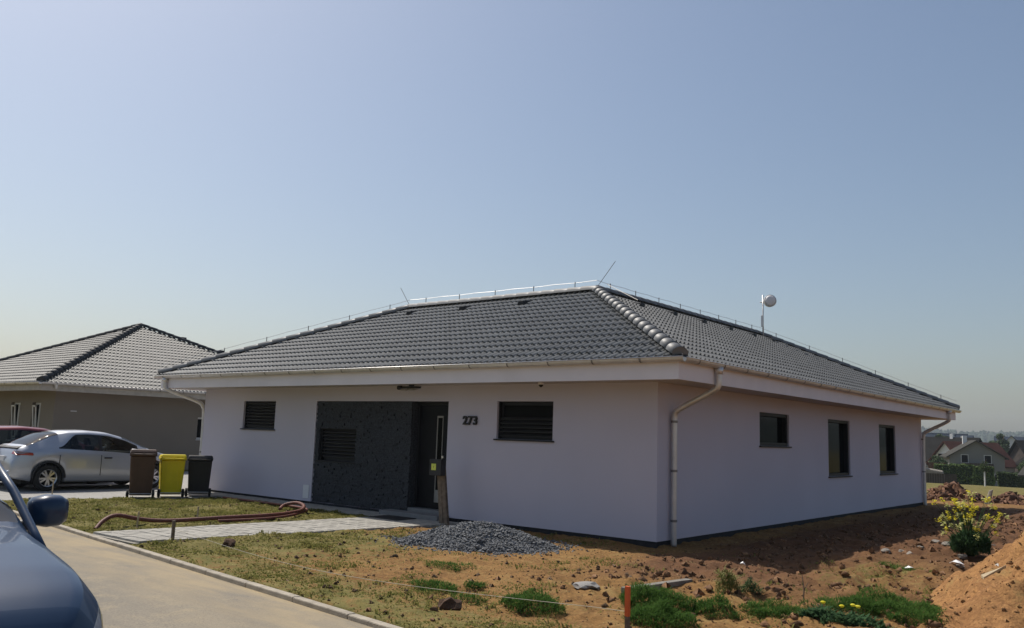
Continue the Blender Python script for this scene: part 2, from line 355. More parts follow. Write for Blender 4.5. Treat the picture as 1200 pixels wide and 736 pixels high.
# paved path to the door and paved strip along the wall: every paver is a piece
pbase = MB()
ys = np.linspace(-6.18, -.05, 40)
for a, b in zip(ys[:-1], ys[1:]):
    pbase.hexa([(PATH_L(a), a, -.12), (PATH_R(a), a, -.12), (PATH_R(b), b, -.12), (PATH_L(b), b, -.12)], [(PATH_L(a), a, -.018), (PATH_R(a), a, -.018), (PATH_R(b), b, -.018), (PATH_L(b), b, -.018)])
path = structure(pbase.build('path', mat('joint_sand', (.28, .26, .22), .95, .2, 20)))
def paver_mesh(dx, dy):
    b = MB(); e = .004; b.hexa([(0,0,-.06),(dx,0,-.06),(dx,dy,-.06),(0,dy,-.06)], [(e,e,0),(dx-e,e,0),(dx-e,dy-e,0),(e,dy-e,0)])
    me = bpy.data.meshes.new('paver'); me.from_pydata(b.v, [], b.f); me.materials.append(M_PAVER); return me
rows = 30; dy = 5.98/rows; ncol = 7
for r_ in range(rows):
    y0 = -6.12 + r_*dy; yl = y0+dy/2; wl, wr = PATH_L(yl), PATH_R(yl); dx = (wr-wl)/ncol
    me = paver_mesh(dx-.003, dy-.003)
    for c in range(ncol):
        if y0 < kerb_y(wl+c*dx)+.07: continue
        inst(me, 'paver', Matrix.Translation((wl+c*dx, y0, .012+random.uniform(-.003, .004))) @ Matrix.Rotation(random.uniform(-.012, .012), 4, 'X'), path)
strip = structure(MB().box(-13.75, -6.02, -.70, -.003, -.12, -.018).build('wall_pavement', MATS['joint_sand']))
me = paver_mesh(.244, .226)
for r_ in range(3):
    for c in range(31):
        inst(me, 'paver', Matrix.Translation((-13.72+c*.2495, -.69+r_*.229, .012+random.uniform(-.003, .004))), strip)
# driveway
def drive_material():
    m = bpy.data.materials.new('driveway_paving'); m.use_nodes = True; t = m.node_tree; b = t.nodes['Principled BSDF']; b.inputs['Roughness'].default_value = .9
    g = t.nodes.new('ShaderNodeNewGeometry'); br = t.nodes.new('ShaderNodeTexBrick'); br.inputs['Scale'].default_value = 4.0
    br.inputs['Color1'].default_value = (.34, .33, .31, 1); br.inputs['Color2'].default_value = (.28, .27, .25, 1); br.inputs['Mortar'].default_value = (.17, .16, .14, 1); br.inputs['Mortar Size'].default_value = .012
    t.links.new(g.outputs['Position'], br.inputs['Vector']); t.links.new(br.outputs['Color'], b.inputs['Base Color']); return m
dm = MB()
for a, b in zip(np.linspace(-5.4, 15, 35)[:-1], np.linspace(-5.4, 15, 35)[1:]):
    xa = -11.56+.28*min(0, a+1.5); xb = -11.56+.28*min(0, b+1.5)
    if b > -.72: xa = xb = -13.75
    dm.hexa([(-22.1, a, -.12), (xa, a, -.12), (xb, b, -.12), (-22.1, b, -.12)], [(-22.1, a, .008), (xa, a, .008), (xb, b, .008), (-22.1, b, .008)])
M_DRIVE = drive_material()
structure(dm.build('driveway', M_DRIVE))
dm = MB().box(-13.6, -11.56, -1.5, -.715, -.12, .006)
structure(dm.build('driveway_apron', M_DRIVE))

# ------------------------------------------------------------------ roof tiles
TW, TG = .30, .335
def tile_arrays():
    n = 12; V = []; F = []
    for i in range(n+1):
        u = TW*i/n; wv = .031*((1-math.cos(2*math.pi*u/(TW/2)))/2)**1.1
        V += [(u, 0, wv), (u, .365, wv*1.75+.016), (u, .365, wv*.95+.001)]
    for i in range(n):
        a = 3*i; b = 3*i+3; F += [(a, b, b+1, a+1), (a+1, b+1, b+2, a+2)]
    return np.array(V), np.array(F)
TV, TF = tile_arrays()
def tile_mesh(m):
    me = bpy.data.meshes.new('roof_tile'); me.from_pydata([tuple(v) for v in TV], [], [tuple(f) for f in TF]); me.materials.append(m)
    bm = bmesh.new(); bm.from_mesh(me); bmesh.ops.recalc_face_normals(bm, faces=bm.faces)
    if bm.faces[0].normal.z < 0: bmesh.ops.reverse_faces(bm, faces=bm.faces)
    bm.to_mesh(me); bm.free(); return me
def slope(parent, m, p0, p1, up, planes, run, single=0, cam_pos=None):
    """p0->p1 eave edge left to right seen from outside; up: unit plan direction up the slope; planes: (point, normal) keep negative side.
    Returns list of (distance, matrix) for whole tiles and joins the others."""
    p1, p0 = Vector(p0), Vector(p1); U = (p1-p0).normalized(); up = Vector(up); pitch = math.atan(PITCH_T)
    V = -(up*math.cos(pitch) + Vector((0,0,1))*math.sin(pitch)); N = U.cross(-V)
    if N.z < 0: N = -N
    L = (p1-p0).length; rows = int(run/math.cos(pitch)/TG)+1
    whole = []; rest = []
    for r_ in range(rows):
        for c in range(int(L/TW)+1):
            o = p0 + U*(c*TW) - V*(r_*TG + .365 - .055)
            mw = Matrix(((U.x, V.x, N.x, o.x), (U.y, V.y, N.y, o.y), (U.z, V.z, N.z, o.z), (0,0,0,1)))
            cs = [o, o+U*TW, o+V*.365, o+U*TW+V*.365]
            ds = [[(q-Vector(pt)).dot(Vector(nn)) for q in cs] for pt, nn in planes]
            if any(min(d) > 0 for d in ds): continue
            if all(max(d) < -.02 for d in ds) and single: whole.append(((o+V*.3-CAM).length, mw))
            else: rest.append((mw, any(max(d) > 0 for d in ds)))
    return whole, rest
def join_tiles(name, parent, m, mats_, planes=None):
    if not mats_: return None
    VV = []; FF = []
    for k, mw in enumerate(mats_):
        A = np.array(mw); VV.append(TV @ A[:3,:3].T + A[:3,3]); FF.append(TF+k*len(TV))
    o = npmesh(name, np.concatenate(VV), np.concatenate(FF), m, parent)
    bm = bmesh.new(); bm.from_mesh(o.data)
    for pt, nn in planes or []:
        bmesh.ops.bisect_plane(bm, geom=bm.verts[:]+bm.edges[:]+bm.faces[:], plane_co=pt, plane_no=nn, clear_outer=True)
    bm.normal_update()
    for f in bm.faces:
        pass
    bm.to_mesh(o.data); bm.free()
    return o
PITCH_T = 0.452
def ridge_mesh(m, l=.41):
    b = MB(); n = 8
    for (x, r_, d) in ((0, .126, 0), (l, .119, -.006)):
        for k in range(n+1):
            t = math.pi*k/n; b.v.append((x, r_*math.cos(t)*1.05, r_*math.sin(t)*.92+d))
    for k in range(n): b.f.append((k, k+n+1, k+n+2, k+1))
    o = len(b.v)
    for k in range(n+1):
        t = math.pi*k/n; b.v.append((0.004, (.112*math.cos(t)*1.05), .112*math.sin(t)*.92-.004))
    for k in range(n): b.f.append((k, k+1, o+k+1, o+k))
    b.f.append(tuple(range(o, o+n+1))[::-1])
    me = bpy.data.meshes.new('ridge_tile'); me.from_pydata(b.v, [], b.f); me.materials.append(m)
    me.polygons.foreach_set('use_smooth', [i < n for i in range(len(me.polygons))]); return me
def ridge_line(parent, me, a, b, lift=.045, step=.37):
    a = Vector(a); b = Vector(b); d = (b-a); L = d.length; d.normalize(); y = Vector((0,0,1)).cross(d).normalized(); z = d.cross(y)
    n = max(1, int(L/step))
    for i in range(n):
        o = a + d*(i*L/n) + Vector((0,0,lift))
        inst(me, 'ridge_tile', Matrix(((d.x, y.x, z.x, o.x), (d.y, y.y, z.y, o.y), (d.z, y.z, z.z, o.z), (0,0,0,1))) @ Matrix.Rotation(random.uniform(-.02, .02), 4, 'X'), parent)

# ------------------------------------------------------------------ the bungalow
L1, L2, OV, WD = 13.64, 16.72, .877, 7.464
ZE, ZS, ZR = 2.975, 2.66, 2.975 + PITCH_T*(WD/2+OV)
house = thing('bungalow', 'white plastered bungalow number 273 with dark tiled hip roof and slate clad entrance', 'house')
def wall_panel(mb, o, U, Nn, L, H, holes, depth):
    """outer sheet with openings (x0,x1,z0,z1) and reveals going in by depth"""
    o = Vector(o); U = Vector(U); Nn = Vector(Nn)
    xs = sorted({0, L, *[h[0] for h in holes], *[h[1] for h in holes]}); zs = sorted({0, H, *[h[2] for h in holes], *[h[3] for h in holes]})
    P = lambda x, z, d=0: tuple(o + U*x + Vector((0,0,z)) - Nn*d)
    for i in range(len(xs)-1):
        for j in range(len(zs)-1):
            cx, cz = (xs[i]+xs[i+1])/2, (zs[j]+zs[j+1])/2
            if any(h[0] < cx < h[1] and h[2] < cz < h[3] for h in holes): continue
            mb.quad(P(xs[i], zs[j]), P(xs[i+1], zs[j]), P(xs[i+1], zs[j+1]), P(xs[i], zs[j+1]))
    for (a, b, c, e) in holes:
        mb.quad(P(a, c), P(a, e), P(a, e, depth), P(a, c, depth)); mb.quad(P(b, c), P(b, c, depth), P(b, e, depth), P(b, e))
        mb.quad(P(a, e), P(b, e), P(b, e, depth), P(a, e, depth)); mb.quad(P(a, c), P(a, c, depth), P(b, c, depth), P(b, c))
FW = [(-11.85, -10.52, 1.66, 2.34), (-3.48, -2.15, 1.63, 2.34)]       # front windows, plaster
PORT = (-8.95, -4.76, .0, 2.34)                                       # entrance opening in the plaster
SW = [(4.16, 5.73, 1.66, 2.34), (8.18, 9.76, .98, 2.34), (12.24, 13.82, .98, 2.34)]
HW = ZS + .04; ZB = .06
mbw = MB()
wall_panel(mbw, (-L1, 0, ZB), (1,0,0), (0,-1,0), L1, HW-ZB, [(a+L1, b+L1, c-ZB, e-ZB) for a, b, c, e in FW] + [(PORT[0]+L1, PORT[1]+L1, 0, 2.34-ZB)], .17)
wall_panel(mbw, (0, 0, ZB), (0,1,0), (1,0,0), L2, HW-ZB, [(a, b, c-ZB, e-ZB) for a, b, c, e in SW], .17)
mbw.quad((-L1, 0, ZB), (-L1, 0, HW), (-L1, WD, HW), (-L1, WD, ZB)); mbw.quad((-L1, WD, ZB), (-L1, WD, HW), (-WD, WD, HW), (-WD, WD, ZB))
mbw.quad((-WD, WD, ZB), (-WD, WD, HW), (-WD, L2, HW), (-WD, L2, ZB)); mbw.quad((-WD, L2, ZB), (-WD, L2, HW), (0, L2, HW), (0, L2, ZB))
mbw.build('wall', M_PLASTER, house, fixn=False)
e = .012
for q in ((-L1+e, PORT[0], e, .25), (PORT[1], -e, e, .25), (-.25, -e, .26, L2-e), (-L1+e, -L1+.25, .26, WD-e)): MB().box(*q, -.2, ZB).build('plinth', M_PLINTH, house)
# dark inner core so that no light leaks through
MB().box(-L1+.4, -.4, 1.25, WD-.1, -.1, HW).build('inner_wall', M_DECK, house); MB().box(-WD+.2, -.4, WD-.08, L2-.2, -.1, HW).build('inner_wall', M_DECK, house)

def window(parent, o, U, Nn, W, H, blinds=0, sill_mat=M_FRAME, mull=False, frame_m=M_FRAME, slat_from=1.0, fd=.11):
    """o: lower left corner on the wall plane"""
    o = Vector(o); U = Vector(U); Nn = Vector(Nn); Z = Vector((0,0,1))
    def bx(mb, x0, x1, d0, d1, z0, z1):
        lo = [o+U*x0-Nn*d0+Z*z0, o+U*x1-Nn*d0+Z*z0, o+U*x1-Nn*d1+Z*z0, o+U*x0-Nn*d1+Z*z0]; mb.hexa(lo, [p+Z*(z1-z0) for p in lo])
    f = MB(); t = .07; bx(f, .003, t, fd, .168, .003, H-.003); bx(f, W-t, W-.003, fd, .168, .003, H-.003); bx(f, t, W-t, fd, .168, .003, t); bx(f, t, W-t, fd, .168, H-t, H-.003)
    if mull: bx(f, W/2-.05, W/2+.05, .112, .166, t, H-t)
    win = f.build('window', frame_m, parent, bevel=.004)
    p = MB(); bx(p, t, W-t, .135, .15, t, H-t); p.build('pane', M_GLASS, win)
    s = MB(); bx(s, -.04, W+.04, -.045, .11, -.03, -.002); s.build('sill', sill_mat, win, bevel=.004)
    for k in range(blinds):
        zz = H*slat_from - .05 - k*.078
        if zz < .05: break
        b = MB(); bx(b, .035, W-.035, .06, .10, zz-.006, zz+.006)
        mid = o+U*(W/2)-Nn*.08+Z*zz
        for i, v in enumerate(b.v):
            q = Vector(v); d = -(q-mid).dot(Nn); b.v[i] = tuple(q + Z*d*.9)
        b.build('blind_slat', M_BLIND, win)
    if blinds:
        for xa, xb in ((.004, .03), (W-.03, W-.004)): b = MB(); bx(b, xa, xb, .05, .11, .003, H-.003); b.build('blind_rail', M_FRAME, win)
    return win
window(house, (FW[0][0], 0, FW[0][2]), (1,0,0), (0,-1,0), FW[0][1]-FW[0][0], FW[0][3]-FW[0][2], 9)
window(house, (FW[1][0], 0, FW[1][2]), (1,0,0), (0,-1,0), FW[1][1]-FW[1][0], FW[1][3]-FW[1][2], 5, slat_from=.62)
for i, (a, b, c, e_) in enumerate(SW): window(house, (0, a, c), (0,1,0), (1,0,0), b-a, e_-c, 0, mull=False, fd=.035)
# slate cladding: strips of stone laid in courses, window opening left free
SX0, SX1, SZ1 = -8.948, -5.83, 2.338; WX0, WX1, WZ0, WZ1 = -8.82, -7.55, 1.0, 1.70
slab = MB(); 
for (a, b, c, d_) in ((SX0, SX1, .0, WZ0), (SX0, WX0, WZ0, WZ1), (WX1, SX1, WZ0, WZ1), (SX0, SX1, WZ1, SZ1)): slab.box(a, b, .07, .24, c, d_)
MB().box(SX1-.1, PORT[1]+.1, .41, .5, -.1, 2.5).build('inner_wall', M_DECK, house)
clad = slab.build('slate_cladding', M_PLINTH, house)
st = MB(); z = .003
while z < SZ1-.02:
    h = min(random.choice([.028, .036, .045, .055]), SZ1-z); x = SX0+.002
    while x < SX1-.01:
        l = min(random.uniform(.10, .42), SX1-x)
        if SX1-x-l < .06: l = SX1-x
        segs = [(x, x+l)]
        if z+h > WZ0 and z < WZ1:
            segs = [(x, min(x+l, WX0))] if x < WX0 else []
            if x+l > WX1: segs.append((max(x, WX1), x+l))
        for a, b in segs:
            if b-a > .015: st.box(a+.001, b-.001, .008+random.uniform(0, .04), .069, z+.001, z+h-.001)
        x += l
    z += h
stuff(st.build('slate_strip', M_SLATE, clad))
window(house, (WX0, .05, WZ0), (1,0,0), (0,-1,0), WX1-WX0, WZ1-WZ0, 9)
# return of the stone wall, doorway
st2 = MB(); z = .02
MB().box(SX1-.17, SX1-.012, .245, .40, 0, SZ1).build('doorway_side', M_PLINTH, house)
while z < SZ1-.02:
    h = min(random.choice([.036, .045, .055]), SZ1-z); y = .072
    while y < .2:
        l = .135; st2.box(SX1+.0005, SX1+.006+random.uniform(.0, .012), y+.001, y+l-.001, z+.001, z+h-.001); y += l
    z += h
stuff(st2.build('slate_strip', M_SLATE, house))
MB().box(PORT[1]-.0, PORT[1]+.14, .172, .40, 0, 2.338).build('doorway_side', M_PLASTER, house)
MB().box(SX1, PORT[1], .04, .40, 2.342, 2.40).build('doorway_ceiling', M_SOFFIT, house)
dr = MB(); DX0, DX1, DY = SX1+.06, PORT[1]-.06, .24
dr.box(DX0-.055, DX0, DY-.03, DY+.05, .15, 2.335); dr.box(DX1, DX1+.055, DY-.03, DY+.05, .15, 2.335); dr.box(DX0, DX1, DY-.03, DY+.05, 2.27, 2.335)
door = MB().box(DX0+.003, DX1-.003, DY, DY+.045, .17, 2.265).build('door', M_DOOR, house, bevel=.004)
dr.build('door_frame', M_FRAME, door)
gx0 = DX1-.47
fr = MB(); fr.box(gx0+.015, gx0+.04, DY-.014, DY-.001, .30, 2.05); fr.box(gx0+.17, gx0+.188, DY-.014, DY-.001, .30, 2.05); fr.box(gx0+.04, gx0+.17, DY-.014, DY-.001, .30, .55); fr.box(gx0+.04, gx0+.17, DY-.014, DY-.001, 2.01, 2.05)
fr.build('light_strip_frame', mat('dull_steel', (.26, .245, .22), .5, .1, 8), door, bevel=.003)
MB().box(gx0+.041, gx0+.169, DY-.008, DY-.002, .551, 2.009).build('light_strip_pane', M_GLASS, door)
kn_ = MB().disc((DX1-.215, DY-.035, 1.22), (0,1,0), .028, .07, 14); kn_.build('door_knob', M_STEEL, door, smooth=False)
MB().box(SX1+.012, PORT[1]-.002, .02, .36, -.05, .165).build('door_step', M_STEP, house, bevel=.008)
MB().box(-6.28, -4.62, -.34, .015, -.05, .10).build('door_step', M_STEP, house, bevel=.008)
# house number
def letters(txt, size, m, parent, o, ext=.02, name='numeral', bold=.005):
    x = 0.0
    for ch in txt:
        cu = bpy.data.curves.new('numeral', 'FONT'); cu.body = ch; cu.size = size; cu.extrude = ext; cu.offset = bold
        tob = bpy.data.objects.new('tmp', cu); COL.objects.link(tob); dg = bpy.context.evaluated_depsgraph_get()
        me = bpy.data.meshes.new_from_object(tob.evaluated_get(dg)); xs_ = [v.co.x for v in me.vertices]
        x_lo, x_hi = min(xs_), max(xs_); bpy.data.objects.remove(tob); bpy.data.curves.remove(cu)
        me.materials.clear(); me.materials.append(m)
        q = inst(me, name, Matrix.Translation((o[0]+x-x_lo, o[1], o[2])) @ Matrix.Rotation(R(90), 4, 'X'), parent); x += x_hi-x_lo+.022
    return x
letters('273', .235, M_CRED, house, (-4.33, -.024, 1.885))
MB().box(-9.24, -9.03, -.012, -.001, .12, .42).build('meter_hatch', M_WHITE, house, bevel=.004)
# floodlight and camera under the soffit
fl = MB().box(-5.72, -5.28, -.40, -.28, ZS-.075, ZS-.035).build('floodlight', M_BLACK, house, bevel=.006)
MB().box(-5.55, -5.45, -.37, -.31, ZS-.036, ZS-.001).build('bracket', M_BLACK, fl)
for xx in (-5.62, -5.38): 
    q = MB(); q.hexa([(xx-.09, -.46, ZS-.13), (xx+.09, -.46, ZS-.13), (xx+.09, -.34, ZS-.10), (xx-.09, -.34, ZS-.10)], [(xx-.09, -.44, ZS-.085), (xx+.09, -.44, ZS-.085), (xx+.09, -.33, ZS-.074), (xx-.09, -.33, ZS-.074)]); q.build('lamp_head', M_STEEL, fl)
MB().disc((-5.84, -.34, ZS-.06), (1,0,0), .045, .09, 12).build('motion_sensor', M_BLACK, fl)
cm = MB().disc((-2.18, -.35, ZS-.02), (0,0,1), .05, .04, 14).build('security_camera', M_WHITE, house)
cb = MB(); cb.tube([(-2.18, -.35, ZS-.035), (-2.18, -.35, ZS-.06), (-2.18, -.35, ZS-.085)], [.045, .04, .015], 12); cb.build('lens_dome', M_BLACK, cm, smooth=True)
# soffit and fascia
sf = MB(); X0, X1, Y0, Y1 = -L1-OV+.05, OV-.05, -OV+.05, L2+OV-.05
sf.box(X0+.02, X1-.02, Y0+.02, -.002, ZS, ZS+.03); sf.box(.002, X1-.02, .0, Y1-.02, ZS, ZS+.03); sf.box(X0+.02, -L1-.002, .0, WD+OV-.05, ZS, ZS+.03); sf.box(-WD-OV+.05, .0, L2+.002, Y1-.02, ZS, ZS+.03)
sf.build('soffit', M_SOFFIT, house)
fa = MB(); fa.box(X0, X1, Y0, Y0+.025, ZS-.02, ZE-.06); fa.box(X1-.025, X1, Y0+.026, Y1, ZS-.02, ZE-.06); fa.box(X0, X0+.025, Y0+.026, WD+OV-.05, ZS-.02, ZE-.06); fa.box(-WD-OV+.05, X1-.026, Y1-.025, Y1, ZS-.02, ZE-.06)
fa.build('fascia', M_FASCIA, house)
# roof deck (all slopes, the hidden ones too)
hw = WD/2 + OV
AR = Vector((-WD/2, WD/2, ZR)); AL = Vector((-L1+WD/2, WD/2, ZR)); AB = Vector((-WD/2, L2-WD/2, ZR))
e0 = lambda x, y: Vector((x, y, ZE)); dn = Vector((0,0,-.03))
dk = MB(); c1, c2, c3, c4 = e0(-L1-OV, -OV), e0(OV, -OV), e0(OV, L2+OV), e0(-WD-OV, L2+OV); v5 = e0(-WD-OV, WD+OV); c6 = e0(-L1-OV, WD+OV)
for poly in ([c1, c2, AR, AL], [c2, c3, AB, AR], [c3, c4, AB], [c4, v5, AR, AB], [v5, c6, AL, AR], [c6, c1, AL]):
    dk.add([p+dn for p in poly], [tuple(range(len(poly)))])
dk.build('roof_deck', M_DECK, house)
MB().box(X0+.03, X1-.03, Y0+.03, -.1, ZS+.031, ZE-.08).build('roof_frame', M_DECK, house)
# tiles on the visible slopes
def hip_plane(corner, apex, toward):     # vertical plane through the hip; normal points out of the slope
    d = (Vector(apex)-Vector(corner)); d.z = 0; n = Vector((d.y, -d.x, 0)).normalized()
    if n.dot(Vector(toward)) < 0: n = -n
    return (tuple(corner), tuple(n))
up_f, up_r, up_l = (0,1,0), (-1,0,0), (1,0,0)
topcut_f = ((0, WD/2, 0), (0,1,0)); topcut_r = ((-WD/2, 0, 0), (-1,0,0))
PF = [hip_plane(c1, AL, (-1,0,0)), hip_plane(c2, AR, (1,0,0)), topcut_f]
PR = [hip_plane(c2, AR, (0,-1,0)), hip_plane(c3, AB, (0,1,0)), topcut_r]
PL = [hip_plane(c1, AL, (0,-1,0)), hip_plane(c6, AL, (0,1,0))]
wf, rf = slope(house, M_TILE, c1, c2, up_f, PF, hw, 1); wr, rrr = slope(house, M_TILE, c2, c3, up_r, PR, hw, 1); _, rl = slope(house, M_TILE, c6, c1, up_l, PL, hw, 0)
allw = sorted(wf+wr, key=lambda q: q[0]); pick = allw[:300]; pid = {id(q) for q in pick}
tm = tile_mesh(M_TILE)
for d, mw in pick: inst(tm, 'roof_tile', mw, house)
for whole, rest, planes in ((wf, rf, PF), (wr, rrr, PR), ([], rl, PL)):
    stuff(join_tiles('roof_tile', house, M_TILE, [q[1] for q in whole if id(q) not in pid]+[q[0] for q in rest], planes))
rm = ridge_mesh(mat('ridge_tile_glaze', (0.150, 0.152, 0.153), 0.52, 0.15, 4.0, 0.1, 60, spec=0.6, objvar=0.08))
for a, b in ((c2, AR), (c1, AL), (AL, AR), (AR, AB), (c3, AB), (c4, AB), (c6, AL)): ridge_line(house, rm, a, b)
# roof vents just below the ridge
for (px_, py_, ddir) in [(-9.2, 3.15, 'f'), (-7.3, 3.15, 'f'), (-5.4, 3.15, 'f'), (-3.15, 4.6, 'r'), (-3.15, 6.2, 'r'), (-3.15, 7.8, 'r'), (-3.15, 9.4, 'r'), (-3.15, 11.0, 'r'), (-3.15, 12.4, 'r')]:
    zz = ZE + PITCH_T*((py_+OV) if ddir == 'f' else (OV-px_)) + .045
    zz -= .012; b = MB()
    if ddir == 'f': b.hexa([(px_-.1, py_-.14, zz-.06), (px_+.1, py_-.14, zz-.06), (px_+.1, py_+.14, zz+.0), (px_-.1, py_+.14, zz+.0)], [(px_-.08, py_-.14, zz+.04), (px_+.08, py_-.14, zz+.04), (px_+.08, py_+.14, zz+.08), (px_-.08, py_+.14, zz+.08)])
    else: b.hexa([(px_-.14, py_-.1, zz), (px_+.14, py_-.1, zz-.06), (px_+.14, py_+.1, zz-.06), (px_-.14, py_+.1, zz)], [(px_-.14, py_-.08, zz+.08), (px_+.14, py_-.08, zz+.03), (px_+.14, py_+.08, zz+.03), (px_-.14, py_+.08, zz+.08)])
    b.build('vent_tile', M_FRAME, house, bevel=.01)
# gutters
def gutter(parent, a, b, out, r=.068, name='gutter', m=M_ZINC):
    a = Vector(a); b = Vector(b); out = Vector(out); d = (b-a).normalized(); g = MB(); n = 8
    for p in (a, b):
        for k in range(n+1):
            t = math.pi*k/n; g.v.append(tuple(p + out*(r*math.cos(t)) - Vector((0,0,1))*(r*math.sin(t))))
        for k in range(n+1):
            t = math.pi*(n-k)/n; g.v.append(tuple(p + out*((r-.006)*math.cos(t)) - Vector((0,0,1))*((r-.006)*math.sin(t))))
    q = 2*(n+1)
    for k in range(q): g.f.append((k, (k+1) % q, q+(k+1) % q, q+k))
    g.f.append(tuple(range(n+1))); g.f.append(tuple(range(q, q+n+1)))
    o = g.build(name, m, parent, smooth=False, fixn=True)
    MB().tube([a+out*r+Vector((0,0,.004)), b+out*r+Vector((0,0,.004))], .011, 8).build('gutter_bead', m, o, smooth=True)
    nb = int((b-a).length/.9)
    for i in range(nb):
        p = a + d*(.45+i*.9); bk = MB()
        pts = [p + out*((r+.004)*math.cos(math.pi*k/10)) - Vector((0,0,1))*((r+.004)*math.sin(math.pi*k/10)) for k in range(11)]
        for j in range(10): bk.hexa([pts[j]-d*.013, pts[j]+d*.013, pts[j+1]+d*.013, pts[j+1]-d*.013], [pts[j]-d*.013+out*.003, pts[j]+d*.013+out*.003, pts[j+1]+d*.013+out*.003, pts[j+1]-d*.013+out*.003])
        bk.build('gutter_bracket', M_ZINCD, o)
    return o
gy_ = -OV+.05-.072; gxr = OV-.05+.072; GZ0 = ZE-.005
gut = gutter(house, (-L1-OV-.12, gy_, GZ0-.02), (gxr+.068, gy_, GZ0+.0), (0,-1,0))
gutter(house, (gxr, gy_+.07, GZ0), (gxr, L2+OV+.12, GZ0-.03), (1,0,0))
def smooth_path(P, it=2):
    P = [Vector(p) for p in P]
    for _ in range(it):
        Q = [P[0]]
        for a, b in zip(P[:-1], P[1:]): Q += [a*.75+b*.25, a*.25+b*.75]
        P = Q+[P[-1]]
    return P
def downpipe(P, clips, m=M_ZINC):
    o = MB().tube(smooth_path(P, 3), .05, 14).build('downpipe', m, house, smooth=True)
    MB().tube([Vector(P[0])+Vector((0,0,.0)), Vector(P[0])-Vector((0,0,.11))], [.075, .058], 14).build('outlet', m, o, smooth=True)
    for z in clips:
        MB().tube([(P[-1][0], P[-1][1], z-.02), (P[-1][0], P[-1][1], z+.02)], .057, 14).build('pipe_clip', M_ZINCD if z < 2.2 else m, o)
    return o
downpipe([(gxr, .42, ZE-.06), (gxr, .42, ZE-.34), (gxr-.04, .42, ZE-.42), (.16, .44, ZE-.74), (.075, .44, ZE-.82), (.075, .44, ZE-1.0), (.075, .44, -.03)], (2.02, 1.2, .38))
downpipe([(gxr, L2-.35, ZE-.08), (gxr, L2-.35, ZE-.34), (gxr-.04, L2-.33, ZE-.42), (.16, L2-.17, ZE-.74), (.075, L2-.15, ZE-.82), (.075, L2-.15, -.03)], (2.0, 1.0))
downpipe([(-L1-.52, gy_, ZE-.08), (-L1-.52, gy_, ZE-.30), (-L1-.50, gy_+.05, ZE-.38), (-L1-.12, -.10, ZE-.66), (-L1-.075, -.03, ZE-.74), (-L1-.075, .05, ZE-.9), (-L1-.075, .05, .0)], (2.0, 1.0))
# lightning conductor
def conductor(pts, rods):
    Wd = []
    o = None
    for a, b in pts:
        a = Vector(a); b = Vector(b); n = max(2, int((b-a).length/1.05)); up = Vector((0,0,.27)); path_ = []
        for i in range(n*4+1):
            t = i/(n*4); path_.append(a.lerp(b, t)+up+Vector((0,0,-.012*math.sin(math.pi*(t*n % 1)))))
        wobj = MB().tube(path_, .0055, 5).build('conductor_wire', M_ZINC, house if o is None else o)
        if o is None: o = wobj; o.name = 'lightning_conductor'
        for i in range(n):
            p = a.lerp(b, (i+.5)/n); h = MB(); h.tube([p+Vector((0,0,.13)), p+Vector((0,0,.285))], .011, 6); h.box(p.x-.03, p.x+.03, p.y-.03, p.y+.03, p.z+.12, p.z+.14); h.build('wire_holder', M_ZINCD, o)
    for a, b in rods: MB().tube([a, b], .007, 6).build('lightning_rod', M_ZINCD, o)
    return o
conductor([(AL, AR), (c1, AL), (AR, AB), (c3, AB)], [((AL.x, AL.y, ZR+.1), (AL.x-.30, AL.y-.10, ZR+.62)), ((AR.x, AR.y, ZR+.1), (AR.x+.42, AR.y+.12, ZR+.70)), ((AR.x+.25, AR.y+.05, ZR+.16), (AR.x+1.55, AR.y-.75, ZR-.42))])

# microwave dish on a mast at the back hip
ant = thing('dish_antenna', 'small drum shaped dish antenna on a steel mast above the dark roof', 'antenna', (-WD/2+.22, 12.75, ZR-.12))
MB().tube([(0,0,-.1), (0,0,1.36)], .022, 10).build('mast', M_ZINC, ant, smooth=True)
dd = Vector((.55, -.80, -.02)).normalized(); dc = Vector((.24, -.02, 1.16))
dsh = MB().tube([dc-dd*.10, dc-dd*.09, dc+dd*.03, dc+dd*.05, dc+dd*.055], [.10, .185, .19, .19, .18], 28); ds = dsh.build('dish', M_ZINC, ant, smooth=False, bevel=.006)
MB().tube([dc+dd*.0551, dc+dd*.085, dc+dd*.10], [.172, .13, .04], 24).build('radome', M_WHITE, ds, smooth=True)
MB().tube([(-.09, 0, 1.14), (.16, -.01, 1.15)], .016, 8).build('clamp_arm', M_ZINCD, ant)
MB().box(-.045, .03, -.06, -.02, .36, .72).build('junction_box', M_ZINC, ant, bevel=.006)

# ------------------------------------------------------------------ neighbour's bungalow
NX1, NX0, NY0, NY1 = -22.3, -35.3, -.7, 12.3      # eave rectangle
nb = thing('neighbour_bungalow', 'taupe plastered bungalow with grey pyramid tiled roof beyond the parked cars', 'house')
NZE = 2.93; NAP = Vector(((NX0+NX1)/2, (NY0+NY1)/2, NZE+PITCH_T*6.5)); o_ = .9
nw = MB()
NWIN = [(1.05, 1.75, .95, 2.30), (2.75, 3.55, .95, 2.30)]
Lx = NX1-NX0-2*o_
wall_panel(nw, (NX0+o_, NY0+o_, 0), (1,0,0), (0,-1,0), Lx, 2.72, [(Lx-b, Lx-a, c, e_) for a, b, c, e_ in NWIN], .17)
NSW = (5.35, 6.05, 1.15, 2.0)
wall_panel(nw, (NX1-o_, NY0+o_, 0), (0,1,0), (1,0,0), NY1-NY0-2*o_, 2.72, [NSW], .17)
